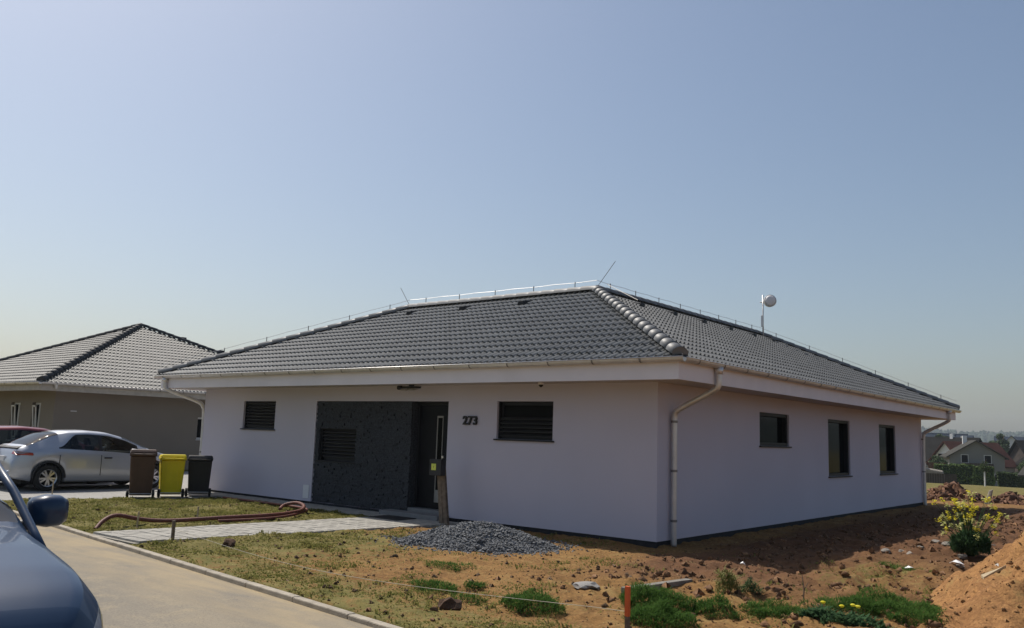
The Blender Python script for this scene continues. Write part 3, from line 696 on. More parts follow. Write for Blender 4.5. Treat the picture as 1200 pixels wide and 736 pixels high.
nw.quad((NX0+o_, NY0+o_, 0), (NX0+o_, NY0+o_, 2.72), (NX0+o_, NY1-o_, 2.72), (NX0+o_, NY1-o_, 0)); nw.quad((NX0+o_, NY1-o_, 0), (NX0+o_, NY1-o_, 2.72), (NX1-o_, NY1-o_, 2.72), (NX1-o_, NY1-o_, 0))
nw.build('wall', M_TAUPE, nb)
M_WFR = mat('white_frame', (.66, .65, .63), .5, .04)
for a, b, c, e_ in NWIN:
    wv_ = window(nb, (NX1-o_-b, NY0+o_, c), (1,0,0), (0,-1,0), b-a, e_-c, 0, frame_m=M_WFR, mull=True, sill_mat=M_WFR)
    t_ = MB(); wq = (b-a)/2-.06      # tilted sash
    x0_ = NX1-o_-b+.09; zb_ = c+.1; zt = e_-.1
    for (xa, xb, za, zc) in ((x0_, x0_+.05, zb_, zt), (x0_+wq-.05, x0_+wq, zb_, zt), (x0_, x0_+wq, zb_, zb_+.05), (x0_, x0_+wq, zt-.05, zt)):
        t_.hexa([(xa, NY0+o_+.07-.10*(za-zb_), za), (xb, NY0+o_+.07-.10*(za-zb_), za), (xb, NY0+o_+.10-.10*(za-zb_), za), (xa, NY0+o_+.10-.10*(za-zb_), za)], [(xa, NY0+o_+.07-.10*(zc-zb_), zc), (xb, NY0+o_+.07-.10*(zc-zb_), zc), (xb, NY0+o_+.10-.10*(zc-zb_), zc), (xa, NY0+o_+.10-.10*(zc-zb_), zc)])
    t_.build('tilted_sash', M_WFR, wv_)
window(nb, (NX1-o_, NY0+o_+NSW[0], NSW[2]), (0,1,0), (1,0,0), NSW[1]-NSW[0], NSW[3]-NSW[2], 0, frame_m=M_WFR, sill_mat=M_WFR)
MB().box(NX1-o_+.001, NX1-o_+.02, NY0+o_+.55, NY0+o_+.75, 2.02, 2.05).build('vent_grille', M_WFR, nb)
MB().box(NX0+o_+.3, NX1-o_-.3, NY0+o_+.3, NY1-o_-.3, 0, 2.7).build('inner_wall', M_DECK, nb)
ns = MB(); ns.box(NX0+.07, NX1-.07, NY0+.07, NY1-.07, 2.70, 2.73); ns.build('soffit', mat('neighbour_soffit', (.33, .29, .24), .9), nb)
nf = MB(); nf.box(NX0+.05, NX1-.05, NY0+.05, NY0+.075, 2.66, NZE-.06); nf.box(NX1-.075, NX1-.05, NY0+.076, NY1-.05, 2.66, NZE-.06); nf.build('fascia', mat('neighbour_fascia', (.42, .38, .32), .85), nb)
n1, n2, n3, n4 = Vector((NX0, NY0, NZE)), Vector((NX1, NY0, NZE)), Vector((NX1, NY1, NZE)), Vector((NX0, NY1, NZE))
nd = MB()
for poly in ([n1, n2, NAP], [n2, n3, NAP], [n3, n4, NAP], [n4, n1, NAP]): nd.add([p+dn for p in poly], [(0,1,2)])
nd.build('roof_deck', M_DECK, nb)
for (a, b, up_) in ((n1, n2, (0,1,0)), (n2, n3, (-1,0,0))):
    ou = -Vector(up_); al = (b-a).normalized()
    pls = [hip_plane(a, NAP, tuple(-al)), hip_plane(b, NAP, tuple(al))]
    _, rs_ = slope(nb, M_TILEN, a, b, up_, pls, 6.5, 0)
    stuff(join_tiles('roof_tile', nb, M_TILEN, [q[0] for q in rs_], pls))
rmn = ridge_mesh(mat('dark_ridge_tile', (.035, .036, .037), .6, .2, 4))
for c in (n1, n2, n3): ridge_line(nb, rmn, c, NAP)
gutter(nb, (NX0, NY0-.02, NZE-.01), (NX1+.09, NY0-.02, NZE-.01), (0,-1,0), name='gutter'); gutter(nb, (NX1+.02, NY0+.05, NZE-.01), (NX1+.02, NY1, NZE-.03), (1,0,0))
MB().tube([(NX1+.02, NY0+.5, NZE-.06), (NX1+.02, NY0+.5, NZE-.2)], [.06, .045], 10).build('gutter_outlet', M_ZINC, nb)
for (px_, py_) in [(-28.2, 4.9), (-27.7, 7.2), (-26.6, 8.4)]:
    zz = NZE + PITCH_T*(NX1-px_) + .05 if px_ > -28 else NZE + PITCH_T*(py_-NY0)+.05
    MB().box(px_-.12, px_+.12, py_-.12, py_+.12, zz-.05, zz+.07).build('vent_tile', M_FRAME, nb, bevel=.02)

# ------------------------------------------------------------------ cars
def interp(pts, x):
    xs_ = np.array([p[0] for p in pts]); zs_ = np.array([p[1] for p in pts])
    # monotone-ish smooth interpolation: average of linear samples in a small window
    t = np.linspace(-.07, .07, 9); return float(np.mean(np.interp(np.clip(x+t, xs_[0], xs_[-1]), xs_, zs_)))
def wheel(parent, c, r, side, spokes=10, wd=.20, rimm=M_ALLOY):
    c = Vector(c); ax = Vector((0, side, 0)); wl = thing('tmp', None, None); COL.objects.unlink(wl); bpy.data.objects.remove(wl)
    t = MB(); prof = [(-wd/2, r*.66), (-wd/2, r*.93), (-wd/2+.03, r), (wd/2-.03, r), (wd/2, r*.93), (wd/2+.004, r*.70), (wd/2-.02, r*.66)]
    n = 36; o = len(t.v)
    for k in range(n):
        a = 2*math.pi*k/n
        for d, q in prof: t.v.append((c.x+q*math.cos(a), c.y+side*d, c.z+q*math.sin(a)))
    m_ = len(prof)
    for k in range(n):
        for j in range(m_): t.f.append((o+k*m_+j, o+((k+1) % n)*m_+j, o+((k+1) % n)*m_+(j+1) % m_, o+k*m_+(j+1) % m_))
    ty = t.build('wheel', M_RUBBER, parent, smooth=False, fixn=True)
    b = MB(); b.tube([c+ax*(wd/2-.10), c+ax*(wd/2-.09)], r*.64, 28); b.build('brake_backing', M_DARK, ty)
    rm_ = MB()
    for k in range(spokes):
        a = 2*math.pi*(k + (.16 if k % 2 else -.16))/spokes; u_ = Vector((math.cos(a), 0, math.sin(a))); s_ = Vector((-math.sin(a), 0, math.cos(a)))
        p0 = c+ax*(wd/2-.012)+u_*r*.14; p1 = c+ax*(wd/2-.025)+u_*r*.63
        rm_.hexa([p0-s_*.017, p0+s_*.017, p1+s_*.022, p1-s_*.022], [p0-s_*.012-ax*.03, p0+s_*.012-ax*.03, p1+s_*.016-ax*.03, p1-s_*.016-ax*.03])
    rm_.tube([c+ax*(wd/2-.05), c+ax*(wd/2-.005)], [r*.17, r*.13], 16)
    nn = 32
    for k in range(nn):
        a0, a1 = 2*math.pi*k/nn, 2*math.pi*(k+1)/nn
        P = lambda a, q, d: Vector((c.x+q*math.cos(a), c.y+side*d, c.z+q*math.sin(a)))
        rm_.add([P(a0, r*.66, wd/2-.004), P(a1, r*.66, wd/2-.004), P(a1, r*.60, wd/2-.02), P(a0, r*.60, wd/2-.02), P(a0, r*.60, wd/2-.10), P(a1, r*.60, wd/2-.10)], [(0,1,2,3), (3,2,5,4)])
    rm_.build('rim', rimm, ty, fixn=True)
    return ty
def car(root, p, paint):
    """x runs from the rear bumper (0) to the front (L); y>0 is the car's left side"""
    L, wb = p['L'], p['wheels']; r = p['r']
    xs_ = sorted(set(np.round(np.concatenate([np.linspace(0, L, 75), np.linspace(0, .2, 7), np.linspace(L-.25, L, 9)] + [np.linspace(c-r-.07, c+r+.07, 25) for c in wb] + [np.array(p['wx']), np.array(p['cuts'])]), 4)))
    NP = 17; rowsv = []
    for x in xs_:
        hwid = interp(p['hw'], x); zb = interp(p['bot'], x); zt = interp(p['top'], x); zl = min(interp(p['belt'], x), zt-.005)
        zlow = zb
        for c in wb:
            q = (r+.055)**2-(x-c)**2
            if q > 0: zlow = max(zlow, r + math.sqrt(q))
        gh = zt-zl; k = min(1, max(0, (gh-.10)/.18))              # 0 bonnet .. 1 cabin
        inset = .055 + .17*k*min(1, gh/.45); crown = .055*k + .02
        ye = hwid*.955-inset*k - (1-k)*hwid*.10
        ze = zl + (gh-crown)*(1 if k > 0 else 1)
        if k <= 0: ze = zl + gh*.62
        yb = hwid*.955
        zm = zlow + (zl-zlow)*.5
        pts = [(0, zlow+.0), (hwid*.60, zlow), (hwid*.93, zlow), (hwid*.985, min(zlow+.05, zl-.03)), (hwid, zm), (hwid*.992, zl-.16*(zl-zlow)), (hwid*.975, zl-.035), (yb, zl)]
        tp = .12+.88*float(sst(0, .48, x-p['wx'][0]))
        for f in (.06, .06+.29*tp, .06+.59*tp, .06+.87*tp): pts.append((yb+(ye-yb)*f+.012*math.sin(math.pi*f)*k, zl+(ze-zl)*f))
        pts += [(ye, ze), (ye*.93, ze+(zt-ze)*.42), (ye*.72, ze+(zt-ze)*.74), (ye*.38, ze+(zt-ze)*.94), (0, zt)]
        rowsv.append(pts)
    NP = len(rowsv[0]); V = []
    for i, x in enumerate(xs_):
        for (y, z) in rowsv[i]: V.append((x, y, z))
        for (y, z) in rowsv[i][::-1]: V.append((x, -y, z))
    W2 = 2*NP; groups = {k: [] for k in ('body', 'side_window', 'side_window_', 'windscreen', 'rear_window', 'pillar', 'pillar_', 'headlight', 'headlight_')}
    wx0, wx1 = p['wx']; zt_at = lambda x: interp(p['top'], x)
    for i in range(len(xs_)-1):
        xm = (xs_[i]+xs_[i+1])/2; gh = zt_at(xm)-interp(p['belt'], xm)
        for j in range(W2-1):
            jj = j if j < NP-1 else (W2-2-j)
            if j == NP-1: continue
            f = (i*W2+j, (i+1)*W2+j, (i+1)*W2+j+1, i*W2+j+1); g = 'body'
            if 8 <= jj <= 10 and wx0 < xm < wx1 and gh > .16:
                # taper the window towards its ends
                lo_ok = True
                pass
                g = 'body' if not lo_ok else 'pillar' if any(abs(xm-b) < .045 for b in p['bp']) else 'side_window'
            if 12 <= jj <= 15 and p['ws'][0] < xm < p['ws'][1]: g = 'windscreen'
            if 12 <= jj <= 15 and p['rw'][0] < xm < p['rw'][1]: g = 'rear_window'
            if p.get('hl') and jj in (5, 6, 7) and p['hl'][0]-.10*(jj-5) < xm < p['hl'][1]: g = 'headlight'
            if g in ('side_window', 'pillar', 'headlight') and j >= NP: g += '_'
            groups[g].append(f)
    groups['body'] += [tuple(range(W2))[::-1], tuple((len(xs_)-1)*W2+k for k in range(W2))]
    def sub(name, m, parent):
        fs = groups[name]
        if not fs: return None
        used = sorted({v for f in fs for v in f}); mp = {v: k for k, v in enumerate(used)}
        b = MB(); b.v = [V[k] for k in used]; b.f = [tuple(mp[k] for k in f) for f in fs]
        return b.build(name.rstrip('_'), m, parent, smooth=True, fixn=True)
    body = sub('body', paint, root)
    for nme in ('side_window', 'side_window_', 'windscreen', 'rear_window'): sub(nme, p.get('glass', M_CARGL), root)
    for nme in ('pillar', 'pillar_'): sub(nme, M_BLACK, root)
    for nme in ('headlight', 'headlight_'): sub(nme, M_LIGHTC, root)
    hw0 = p['hw'][len(p['hw'])//2][1]
    MB().box(.25, L-.3, -hw0+.16, hw0-.16, .17, .60).build('underbody', M_DARK, root)
    for c in wb:
        for s_ in (-1, 1):
            wheel(root, (c, s_*(hw0-.125), r), r, s_)
            a = MB()      # black wheel-arch trim
            for k in range(17):
                t0 = math.pi*k/16; q0 = r+.052; q1 = r+.085
                a.v += [(c+q0*math.cos(t0), s_*(hw0-.05), r+q0*math.sin(t0)), (c+q1*math.cos(t0), s_*(hw0-.002), r+q1*math.sin(t0)), (c+q0*math.cos(t0), s_*(hw0+.006), r+q0*math.sin(t0))]
            for k in range(16):
                for j in range(3): a.f.append((k*3+j, k*3+3+j, k*3+3+(j+1) % 3, k*3+(j+1) % 3))
            a.build('arch_trim', M_BLACK if p.get('trim', 1) else paint, root, fixn=True)
    return body
def surf_y(p, x, z):   # half width of the car body near height z (lower body)
    return interp(p['hw'], x)

civ = dict(L=4.25, wheels=(.80, 3.43), r=.315,
  top=[(0,.62),(.03,.86),(.10,1.0),(.22,1.06),(.5,1.22),(.85,1.38),(1.25,1.455),(1.75,1.475),(2.25,1.445),(2.7,1.335),(3.15,1.14),(3.45,1.0),(3.9,.88),(4.12,.76),(4.22,.62),(4.25,.5)],
  belt=[(0,.60),(.05,.80),(.2,.955),(.9,1.0),(2.0,.935),(3.0,.875),(3.5,.83),(4.0,.74),(4.2,.6),(4.25,.48)],
  hw=[(0,.66),(.08,.75),(.3,.83),(.8,.875),(2.1,.885),(3.3,.875),(3.8,.82),(4.1,.68),(4.25,.45)],
  bot=[(0,.40),(.1,.30),(.5,.22),(3.8,.20),(4.25,.26)], wx=(1.0, 3.02), ws=(2.62, 3.28), rw=(.27, 1.02), bp=(2.02,), cuts=[1.98, 2.06], trim=1, glass=M_TINT)
silver = thing('parked_hatchback', 'silver hatchback car parked on the driveway behind the wheelie bins', 'car', (-14.74-.885+.1, -4.17, .008), R(90))
car(silver, civ, M_SILVER)
def rear_kit(root, p, spoiler=True, plate=True):
    s_ = -1
    for s_ in (-1, 1):
        t = MB(); y0 = .40*s_; 
        pts = [(.06, .50*s_, .88), (.075, .735*s_, .86), (.42, .862*s_, .85), (.40, .858*s_, .91), (.10, .765*s_, .945), (.09, .52*s_, .95)]
        up_ = [(x-.012, y+.014*s_, z) for x, y, z in pts]; k = len(pts)
        t.add(pts+up_, [tuple(range(k)), tuple(range(k, 2*k))]+[(i, (i+1) % k, k+(i+1) % k, k+i) for i in range(k)])
        t.build('tail_light', M_TAIL, root, fixn=True)
        h = MB().box(2.10, 2.30, .872 if s_ > 0 else -.912, .912 if s_ > 0 else -.872, .775, .81); h.build('door_handle', M_BLACK, root, bevel=.012)
        mr = MB(); mr.hexa([(2.78, .80*s_, .90), (2.98, .80*s_, .90), (2.95, 1.0*s_, .91), (2.82, 1.0*s_, .91)], [(2.80, .82*s_, 1.03), (2.95, .82*s_, 1.03), (2.92, .98*s_, 1.02), (2.82, .98*s_, 1.02)]); mr.build('mirror', M_SILVER if root is silver else M_RED, root, bevel=.025, fixn=True)
        for xg in (1.02, 2.03, 3.05):     # door shut lines
            g = MB().box(xg-.004, xg+.004, (.866 if s_ > 0 else -.892), (.892 if s_ > 0 else -.866), .36, .86); g.build('door_seam', M_DARK, root)
    sp = MB(); sp.hexa([(.12, -.62, .985), (.36, -.60, 1.075), (.36, .60, 1.075), (.12, .62, .985)], [(.10, -.62, 1.02), (.36, -.60, 1.10), (.36, .60, 1.10), (.10, .62, 1.02)]); sp.build('spoiler', M_BLACK, root, bevel=.01)
    MB().box(-.012, .03, -.26, .26, .70, .815).build('number_plate', M_WHITE, root)
    bm_ = MB(); bm_.box(-.03, .12, -.62, .62, .36, .50); bm_.build('bumper', M_SILVER if root is silver else M_RED, root, bevel=.04)
rear_kit(silver, civ)
def cabin(root):
    for (x, ys) in ((1.30, (-.36, 0, .36)), (2.12, (-.36, .36))):
        for y in ys:
            q = MB(); q.hexa([(x-.06, y-.24, .55), (x+.06, y-.24, .55), (x+.06, y+.24, .55), (x-.06, y+.24, .55)], [(x-.24, y-.20, 1.08), (x-.14, y-.20, 1.08), (x-.14, y+.20, 1.08), (x-.24, y+.20, 1.08)]); st_ = q.build('seat', M_SEAT, root, bevel=.04, seg=3)
            q = MB(); q.hexa([(x-.28, y-.12, 1.10), (x-.19, y-.12, 1.10), (x-.19, y+.12, 1.10), (x-.28, y+.12, 1.10)], [(x-.30, y-.11, 1.27), (x-.22, y-.11, 1.27), (x-.22, y+.11, 1.27), (x-.30, y+.11, 1.27)]); q.build('headrest', M_SEAT, st_, bevel=.03, seg=3)
    MB().hexa([(2.75, -.78, .6), (3.15, -.78, .6), (3.15, .78, .6), (2.75, .78, .6)], [(2.80, -.76, .92), (3.1, -.76, .95), (3.1, .76, .95), (2.80, .76, .92)]).build('dashboard', M_SEAT, root, bevel=.04)
    c = Vector((2.62, .36, .93)); P = [c+Vector((.06*math.sin(a), .17*math.cos(a), .16*math.sin(a))) for a in np.linspace(0, 6.2832, 22)]
    MB().tube(P, .014, 6, False).build('steering_wheel', M_BLACK, root, smooth=True)
cabin(silver)
# steering wheel and seats would not show: the glass is dark. red car behind it
redc = thing('parked_estate', 'dark red car parked beyond the silver hatchback', 'car', (-17.55, -4.75, .008), R(90))
rcp = dict(civ); rcp['top'] = [(x, z*1.03+.02*(z > .9)) for x, z in civ['top']]; rcp['top'] = [(0,.62),(.03,.90),(.10,1.05),(.25,1.22),(.5,1.42),(.9,1.50),(1.6,1.53),(2.2,1.49),(2.7,1.36),(3.15,1.15),(3.45,1.02),(3.9,.9),(4.12,.78),(4.22,.62),(4.25,.5)]; rcp['rw'] = (.12, .52); rcp['wx'] = (.5, 3.02)
car(redc, rcp, M_RED); rear_kit(redc, rcp); cabin(redc)

suv = dict(L=4.66, wheels=(.92, 3.74), r=.36,
  top=[(0,.70),(.04,1.0),(.14,1.12),(.5,1.42),(.9,1.60),(1.5,1.66),(2.1,1.65),(2.40,1.55),(2.75,1.33),(3.02,1.165),(3.15,1.14),(3.6,1.11),(4.05,1.05),(4.32,.98),(4.48,.88),(4.60,.68),(4.66,.5)],
  belt=[(0,.68),(.05,.9),(.2,1.0),(1.2,1.04),(2.4,1.08),(3.0,1.065),(3.4,.99),(3.9,.935),(4.25,.875),(4.45,.79),(4.6,.60),(4.66,.46)],
  hw=[(0,.70),(.1,.82),(.4,.90),(1.0,.93),(2.3,.93),(3.0,.905),(3.7,.90),(4.1,.91),(4.3,.885),(4.48,.79),(4.6,.60),(4.66,.45)],
  bot=[(0,.45),(.1,.34),(.5,.25),(4.2,.24),(4.66,.32)], wx=(.75, 2.80), ws=(2.36, 3.0), rw=(.2, .8), bp=(1.25, 2.1), cuts=[2.06, 2.14, 4.0, 4.52], trim=0, hl=(4.08, 4.50))
navy = thing('navy_suv', 'dark blue car parked on the dusty road with only bonnet and mirror showing', 'car', (-1.44, -10.83, -.05), R(-7.2))
car(navy, suv, M_NAVY)
for s_ in (-1, 1):
    mr = MB(); vs = []
    for k, (yy, sx, sz) in enumerate(((.985, .035, .05), (1.01, .085, .085), (1.09, .105, .105), (1.17, .10, .098), (1.215, .06, .07))):
        for a in range(16):
            t = 2*math.pi*a/16; ct, st_ = math.cos(t), math.sin(t)
            vs.append((2.50+ (abs(ct)**.6*math.copysign(1, ct))*sx*(1.1 if ct > 0 else .8), (yy-.03)*s_, 1.165+(abs(st_)**.6*math.copysign(1, st_))*sz))
    mr.add(vs, [(k*16+a, k*16+(a+1) % 16, (k+1)*16+(a+1) % 16, (k+1)*16+a) for k in range(4) for a in range(16)]+[tuple(range(16)), tuple(range(64, 80))])
    mo = mr.build('mirror', M_NAVY, navy, smooth=True, fixn=True)
    MB().tube([(2.58, .86*s_, 1.06), (2.50, 1.0*s_, 1.10)], [.045, .035], 10).build('mirror_arm', M_BLACK, mo, smooth=True)
    g = MB(); g.box(2.408, 2.418, .98*s_ if s_ > 0 else -1.16, 1.16 if s_ > 0 else -.98, 1.08, 1.245); g.build('mirror_glass', M_STEEL, mo)
    ap = MB(); ap.tube([(3.16, .895*s_, .985), (3.02, .868*s_, 1.085), (2.72, .81*s_, 1.31), (2.4, .72*s_, 1.53)], [.024, .026, .026, .026], 10); ap.build('pillar_trim', M_NAVY, navy, smooth=True)
for s_ in (-1, 1):      # bonnet shut line
    P = []
    for x in np.linspace(3.06, 4.30, 24):
        x = float(x); hwx = interp(suv['hw'], x); zl = interp(suv['belt'], x); zt = interp(suv['top'], x); P.append((x, s_*(hwx*.955-.06*hwx), zl+(zt-zl)*.62*.62+.0025))
    MB().tube(P, .0035, 5).build('bonnet_gap', M_DARK, navy)
wp = MB(); wp.tube([(3.20, .55, 1.12), (3.02, .05, 1.245), (2.98, -.10, 1.27)], .008, 6); wp.build('wiper', M_BLACK, navy)

# ------------------------------------------------------------------ wheelie bins
def bin_(loc, rz, m, lidm, h, wd, dp, label, tilt=0):
    b = thing('wheelie_bin', label, 'bin', loc, rz, 'wheelie bins in a row'); b.rotation_euler = (tilt, 0, rz)
    body = MB(); n = 3
    lo = [(-wd*.40, -dp*.30, .06), (wd*.40, -dp*.30, .06), (wd*.40, dp*.40, .06), (-wd*.40, dp*.40, .06)]
    hi = [(-wd*.47, -dp*.42, h*.86), (wd*.47, -dp*.42, h*.86), (wd*.47, dp*.5, h*.86), (-wd*.47, dp*.5, h*.86)]
    body.hexa(lo, hi); bo = body.build('body', m, b, bevel=.03, seg=3)
    MB().box(-wd*.5, wd*.5, -dp*.47, dp*.54, h*.86, h*.93).build('rim', m, b, bevel=.015)
    lid = MB(); lid.hexa([(-wd*.5, -dp*.48, h*.932), (wd*.5, -dp*.48, h*.932), (wd*.5, dp*.58, h*.932), (-wd*.5, dp*.58, h*.932)], [(-wd*.46, -dp*.40, h), (wd*.46, -dp*.40, h), (wd*.45, dp*.5, h*.975), (-wd*.45, dp*.5, h*.975)])
    lo_ = lid.build('lid', lidm, b, bevel=.02, seg=3)
    hd = MB(); hd.tube([(-wd*.42, -dp*.58, h*.90), (wd*.42, -dp*.58, h*.90)], .017, 10)
    for s_ in (-1, 0, 1): hd.box(s_*wd*.38-.018, s_*wd*.38+.018, -dp*.60, -dp*.46, h*.875, h*.925)
    hd.build('handle', lidm, b)
    ax = MB().tube([(-wd*.46, -dp*.36, .10), (wd*.46, -dp*.36, .10)], .012, 8).build('axle', M_STEEL, b)
    for s_ in (-1, 1):
        wq = MB().disc((s_*wd*.46, -dp*.36, .10), (1,0,0), .10, .055, 20).build('wheel', M_RUBBER, b, bevel=.012)
        MB().disc((s_*(wd*.46+.029), -dp*.36, .10), (1,0,0), .045, .01, 14).build('hub', M_BLACK, wq)
    rb_ = MB()
    for s_ in (-.22, .22): rb_.hexa([(s_*wd-.02, -dp*.335, .10), (s_*wd+.02, -dp*.335, .10), (s_*wd+.02, -dp*.28, .10), (s_*wd-.02, -dp*.28, .10)], [(s_*wd-.02, -dp*.435, h*.80), (s_*wd+.02, -dp*.435, h*.80), (s_*wd+.02, -dp*.40, h*.80), (s_*wd-.02, -dp*.40, h*.80)])
    rb_.build('rib', m, b)
    return b
FACE = R(62)
bin_((-12.05, -2.42, .012), FACE, M_BROWN, mat('brown_lid', (.095, .056, .040), .45, .1), 1.10, .58, .70, 'tall brown wheelie bin in front of the silver car')
bin_((-12.00, -1.72, .012), FACE+.06, M_YEL, M_YEL, .99, .57, .60, 'bright yellow wheelie bin between the brown and black bins')
bin_((-11.95, -1.02, .012), FACE-.08, M_BLACK, mat('charcoal_lid', (.03, .03, .032), .45, .1), .97, .57, .60, 'black wheelie bin next to the white house corner')

# stacked building material on the drive behind the bins
pile = thing('material_pile', 'heap of pale boards and bricks on the driveway behind the yellow bin', 'pile', (-15.3, 2.9, .008), R(20))
pm = [MB() for _ in range(3)]
for k in range(16):
    z0 = .0+.11*(k//4); xx = -.6+.4*(k % 4)
    q = MB().box(xx-.17, xx+.17, -.45+random.uniform(-.05, .05), .4, z0, z0+.10); q.build('block', [M_STONE, M_CLOD, M_WOODL][k % 3], pile)
for k in range(5):
    q = MB(); z0 = .45+.05*k; q.hexa([(-.75, -.4+.14*k, z0), (.7, -.45+.15*k, z0), (.7, -.33+.15*k, z0), (-.75, -.28+.14*k, z0)], [(-.75, -.4+.14*k, z0+.05), (.7, -.45+.15*k, z0+.30), (.7, -.33+.15*k, z0+.30), (-.75, -.28+.14*k, z0+.05)]); q.build('board', M_WOODL, pile)

# ------------------------------------------------------------------ post with meter box by the door
post = thing('leaning_post', 'leaning weathered plank post with black box and lime sticker beside the door', 'post', (-4.22, -.55, 0))
for dx in (-.055, .06):
    q = MB(); q.hexa([(dx-.05, -.03, -.05), (dx+.05, -.03, -.05), (dx+.05, .03, -.05), (dx-.05, .03, -.05)], [(dx*.8-.20, -.02, 1.06), (dx*.8-.105, -.02, 1.06), (dx*.8-.105, .04, 1.06), (dx*.8-.20, .04, 1.06)]); q.build('plank', M_WOOD, post, bevel=.004)
bo = MB().box(-.31, .0, -.16, -.026, .90, 1.20).build('box', M_BLACK, post, bevel=.01)
stk = MB().box(-.25, -.13, -.164, -.161, 1.0, 1.12).build('sticker', M_LIME, bo)
MB().add([(-.185, -.166, 1.09), (-.20, -.166, 1.055), (-.19, -.166, 1.055), (-.20, -.166, 1.02), (-.178, -.166, 1.065), (-.189, -.166, 1.065)], [(0,1,2,5), (2,3,4,5)]).build('sticker_mark', M_CRED, bo)
mt = tag(MB().box(-5.9, -5.1, -.95, -.42, .018, .032).build('door_mat', M_BLACK, bevel=.004), 'dark doormat lying in front of the entrance step', 'doormat')

# ------------------------------------------------------------------ gravel heap
def rocks(name, pts, sizes, m, parent=None, flat=.75, seed=3, smooth=False):
    g = np.random.default_rng(seed); bV = np.array([(1,0,0),(-1,0,0),(0,1,0),(0,-1,0),(0,0,1),(0,0,-1),(.6,.6,.55),(-.6,.6,-.4),(.6,-.6,-.5),(-.6,-.6,.5)], float)
    bF = np.array([(0,2,6),(2,4,6),(4,0,6),(2,0,8),(0,3,8),(5,2,8),(3,5,8),(1,2,7),(2,5,7),(5,1,7),(1,4,9),(4,3,9),(3,1,9),(0,4,3),(2,1,4),(1,3,5)])
    n = len(pts); J = bV[None]*(1+g.uniform(-.35, .35, (n, 10, 1))); J[..., 2] *= flat
    a = g.uniform(0, 2*np.pi, n); b = g.uniform(-.7, .7, n)
    c, s_ = np.cos(a), np.sin(a); X = J[..., 0]*c[:, None]-J[..., 1]*s_[:, None]; Y = J[..., 0]*s_[:, None]+J[..., 1]*c[:, None]; Z = J[..., 2]
    c, s_ = np.cos(b), np.sin(b); Y, Z = Y*c[:, None]-Z*s_[:, None], Y*s_[:, None]+Z*c[:, None]
    V = np.stack([X, Y, Z], -1)*np.asarray(sizes)[:, None, None]+np.asarray(pts)[:, None, :]
    F = (bF[None]+(np.arange(n)*10)[:, None, None]).reshape(-1, 3)
    return npmesh(name, V.reshape(-1, 3), F, m, parent, smooth)
def mound_mesh(name, cx, cy, rx, ry, rot, h, m, seed, rough=.12, parent=None, expo=1.3, nr=60, na=140, mask=None, asym=.18):
    r_ = np.linspace(0, 1.12, nr)[:, None]; a = np.linspace(0, 2*np.pi, na, endpoint=False)[None]
    wob = 1 + asym*np.sin(a*2+seed) + asym*.6*np.sin(3*a+seed*2.1) + .05*np.sin(7*a+seed)
    lx = rx*r_*np.cos(a)*wob; ly = ry*r_*np.sin(a)*wob; c, s_ = math.cos(rot), math.sin(rot)
    X = cx+lx*c-ly*s_; Y = cy+lx*s_+ly*c
    prof = np.clip(1-r_**expo, 0, 1)
    Z = terrain(X, Y)-.03 + h*prof*(1+.5*fbm(X, Y, 1.1, 3, seed)) + rough*h*fbm(X, Y, 4.5, 4, seed+5)*np.clip(1.1-r_, 0, 1)**.5 - .07*np.clip(r_-1, 0, 1)*8
    V = np.stack([X, Y, Z], -1).reshape(-1, 3); i = np.arange(nr*na).reshape(nr, na); j = np.roll(i, -1, 1)
    F = np.stack([i[:-1], i[1:], j[1:], j[:-1]], -1).reshape(-1, 4)
    o = npmesh(name, V, F, m, parent, smooth=True)
    if mask is not None:
        q = o.data.attributes.new('mask', 'FLOAT', 'POINT'); q.data.foreach_set('value', np.full(len(V), mask, np.float32))
    return o, X, Y, Z, r_ + 0*a
gp = thing('gravel_heap', 'low heap of crushed grey gravel on bare soil in front of the white wall', 'gravel heap')
GCX, GCY = -1.95, -2.15
core, X, Y, Z, RR = mound_mesh('core', GCX, GCY, 1.22, 1.00, R(33), .29, M_GRAVEL, 2, .2, gp, 1.8, asym=.07)
k = rng.integers(0, X.size, 20000); w_ = RR.ravel()[k]; k = k[(rng.random(len(k)) < np.clip(w_*1.1+.05, 0, 1))]
k = k[RR.ravel()[k] < 1.06]
jt = rng.normal(0, .02, (len(k), 3)); jt[:, 2] = np.abs(jt[:, 2])*.6
stuff(rocks('gravel', np.stack([X.ravel()[k], Y.ravel()[k], Z.ravel()[k]], -1)+jt, rng.uniform(.008, .025, len(k)), M_GRAVEL, gp))
ne = 420; a = rng.uniform(0, 2*np.pi, ne); q = 1.0+np.abs(rng.normal(0, .16, ne)); ex = GCX+(1.30*np.cos(a)*math.cos(R(33))-1.00*np.sin(a)*math.sin(R(33)))*q; ey = GCY+(1.30*np.cos(a)*math.sin(R(33))+1.00*np.sin(a)*math.cos(R(33)))*q
stuff(rocks('scattered_gravel', np.stack([ex, ey, terrain(ex, ey)+.006], -1), rng.uniform(.010, .024, ne), M_GRAVEL, gp, seed=8))

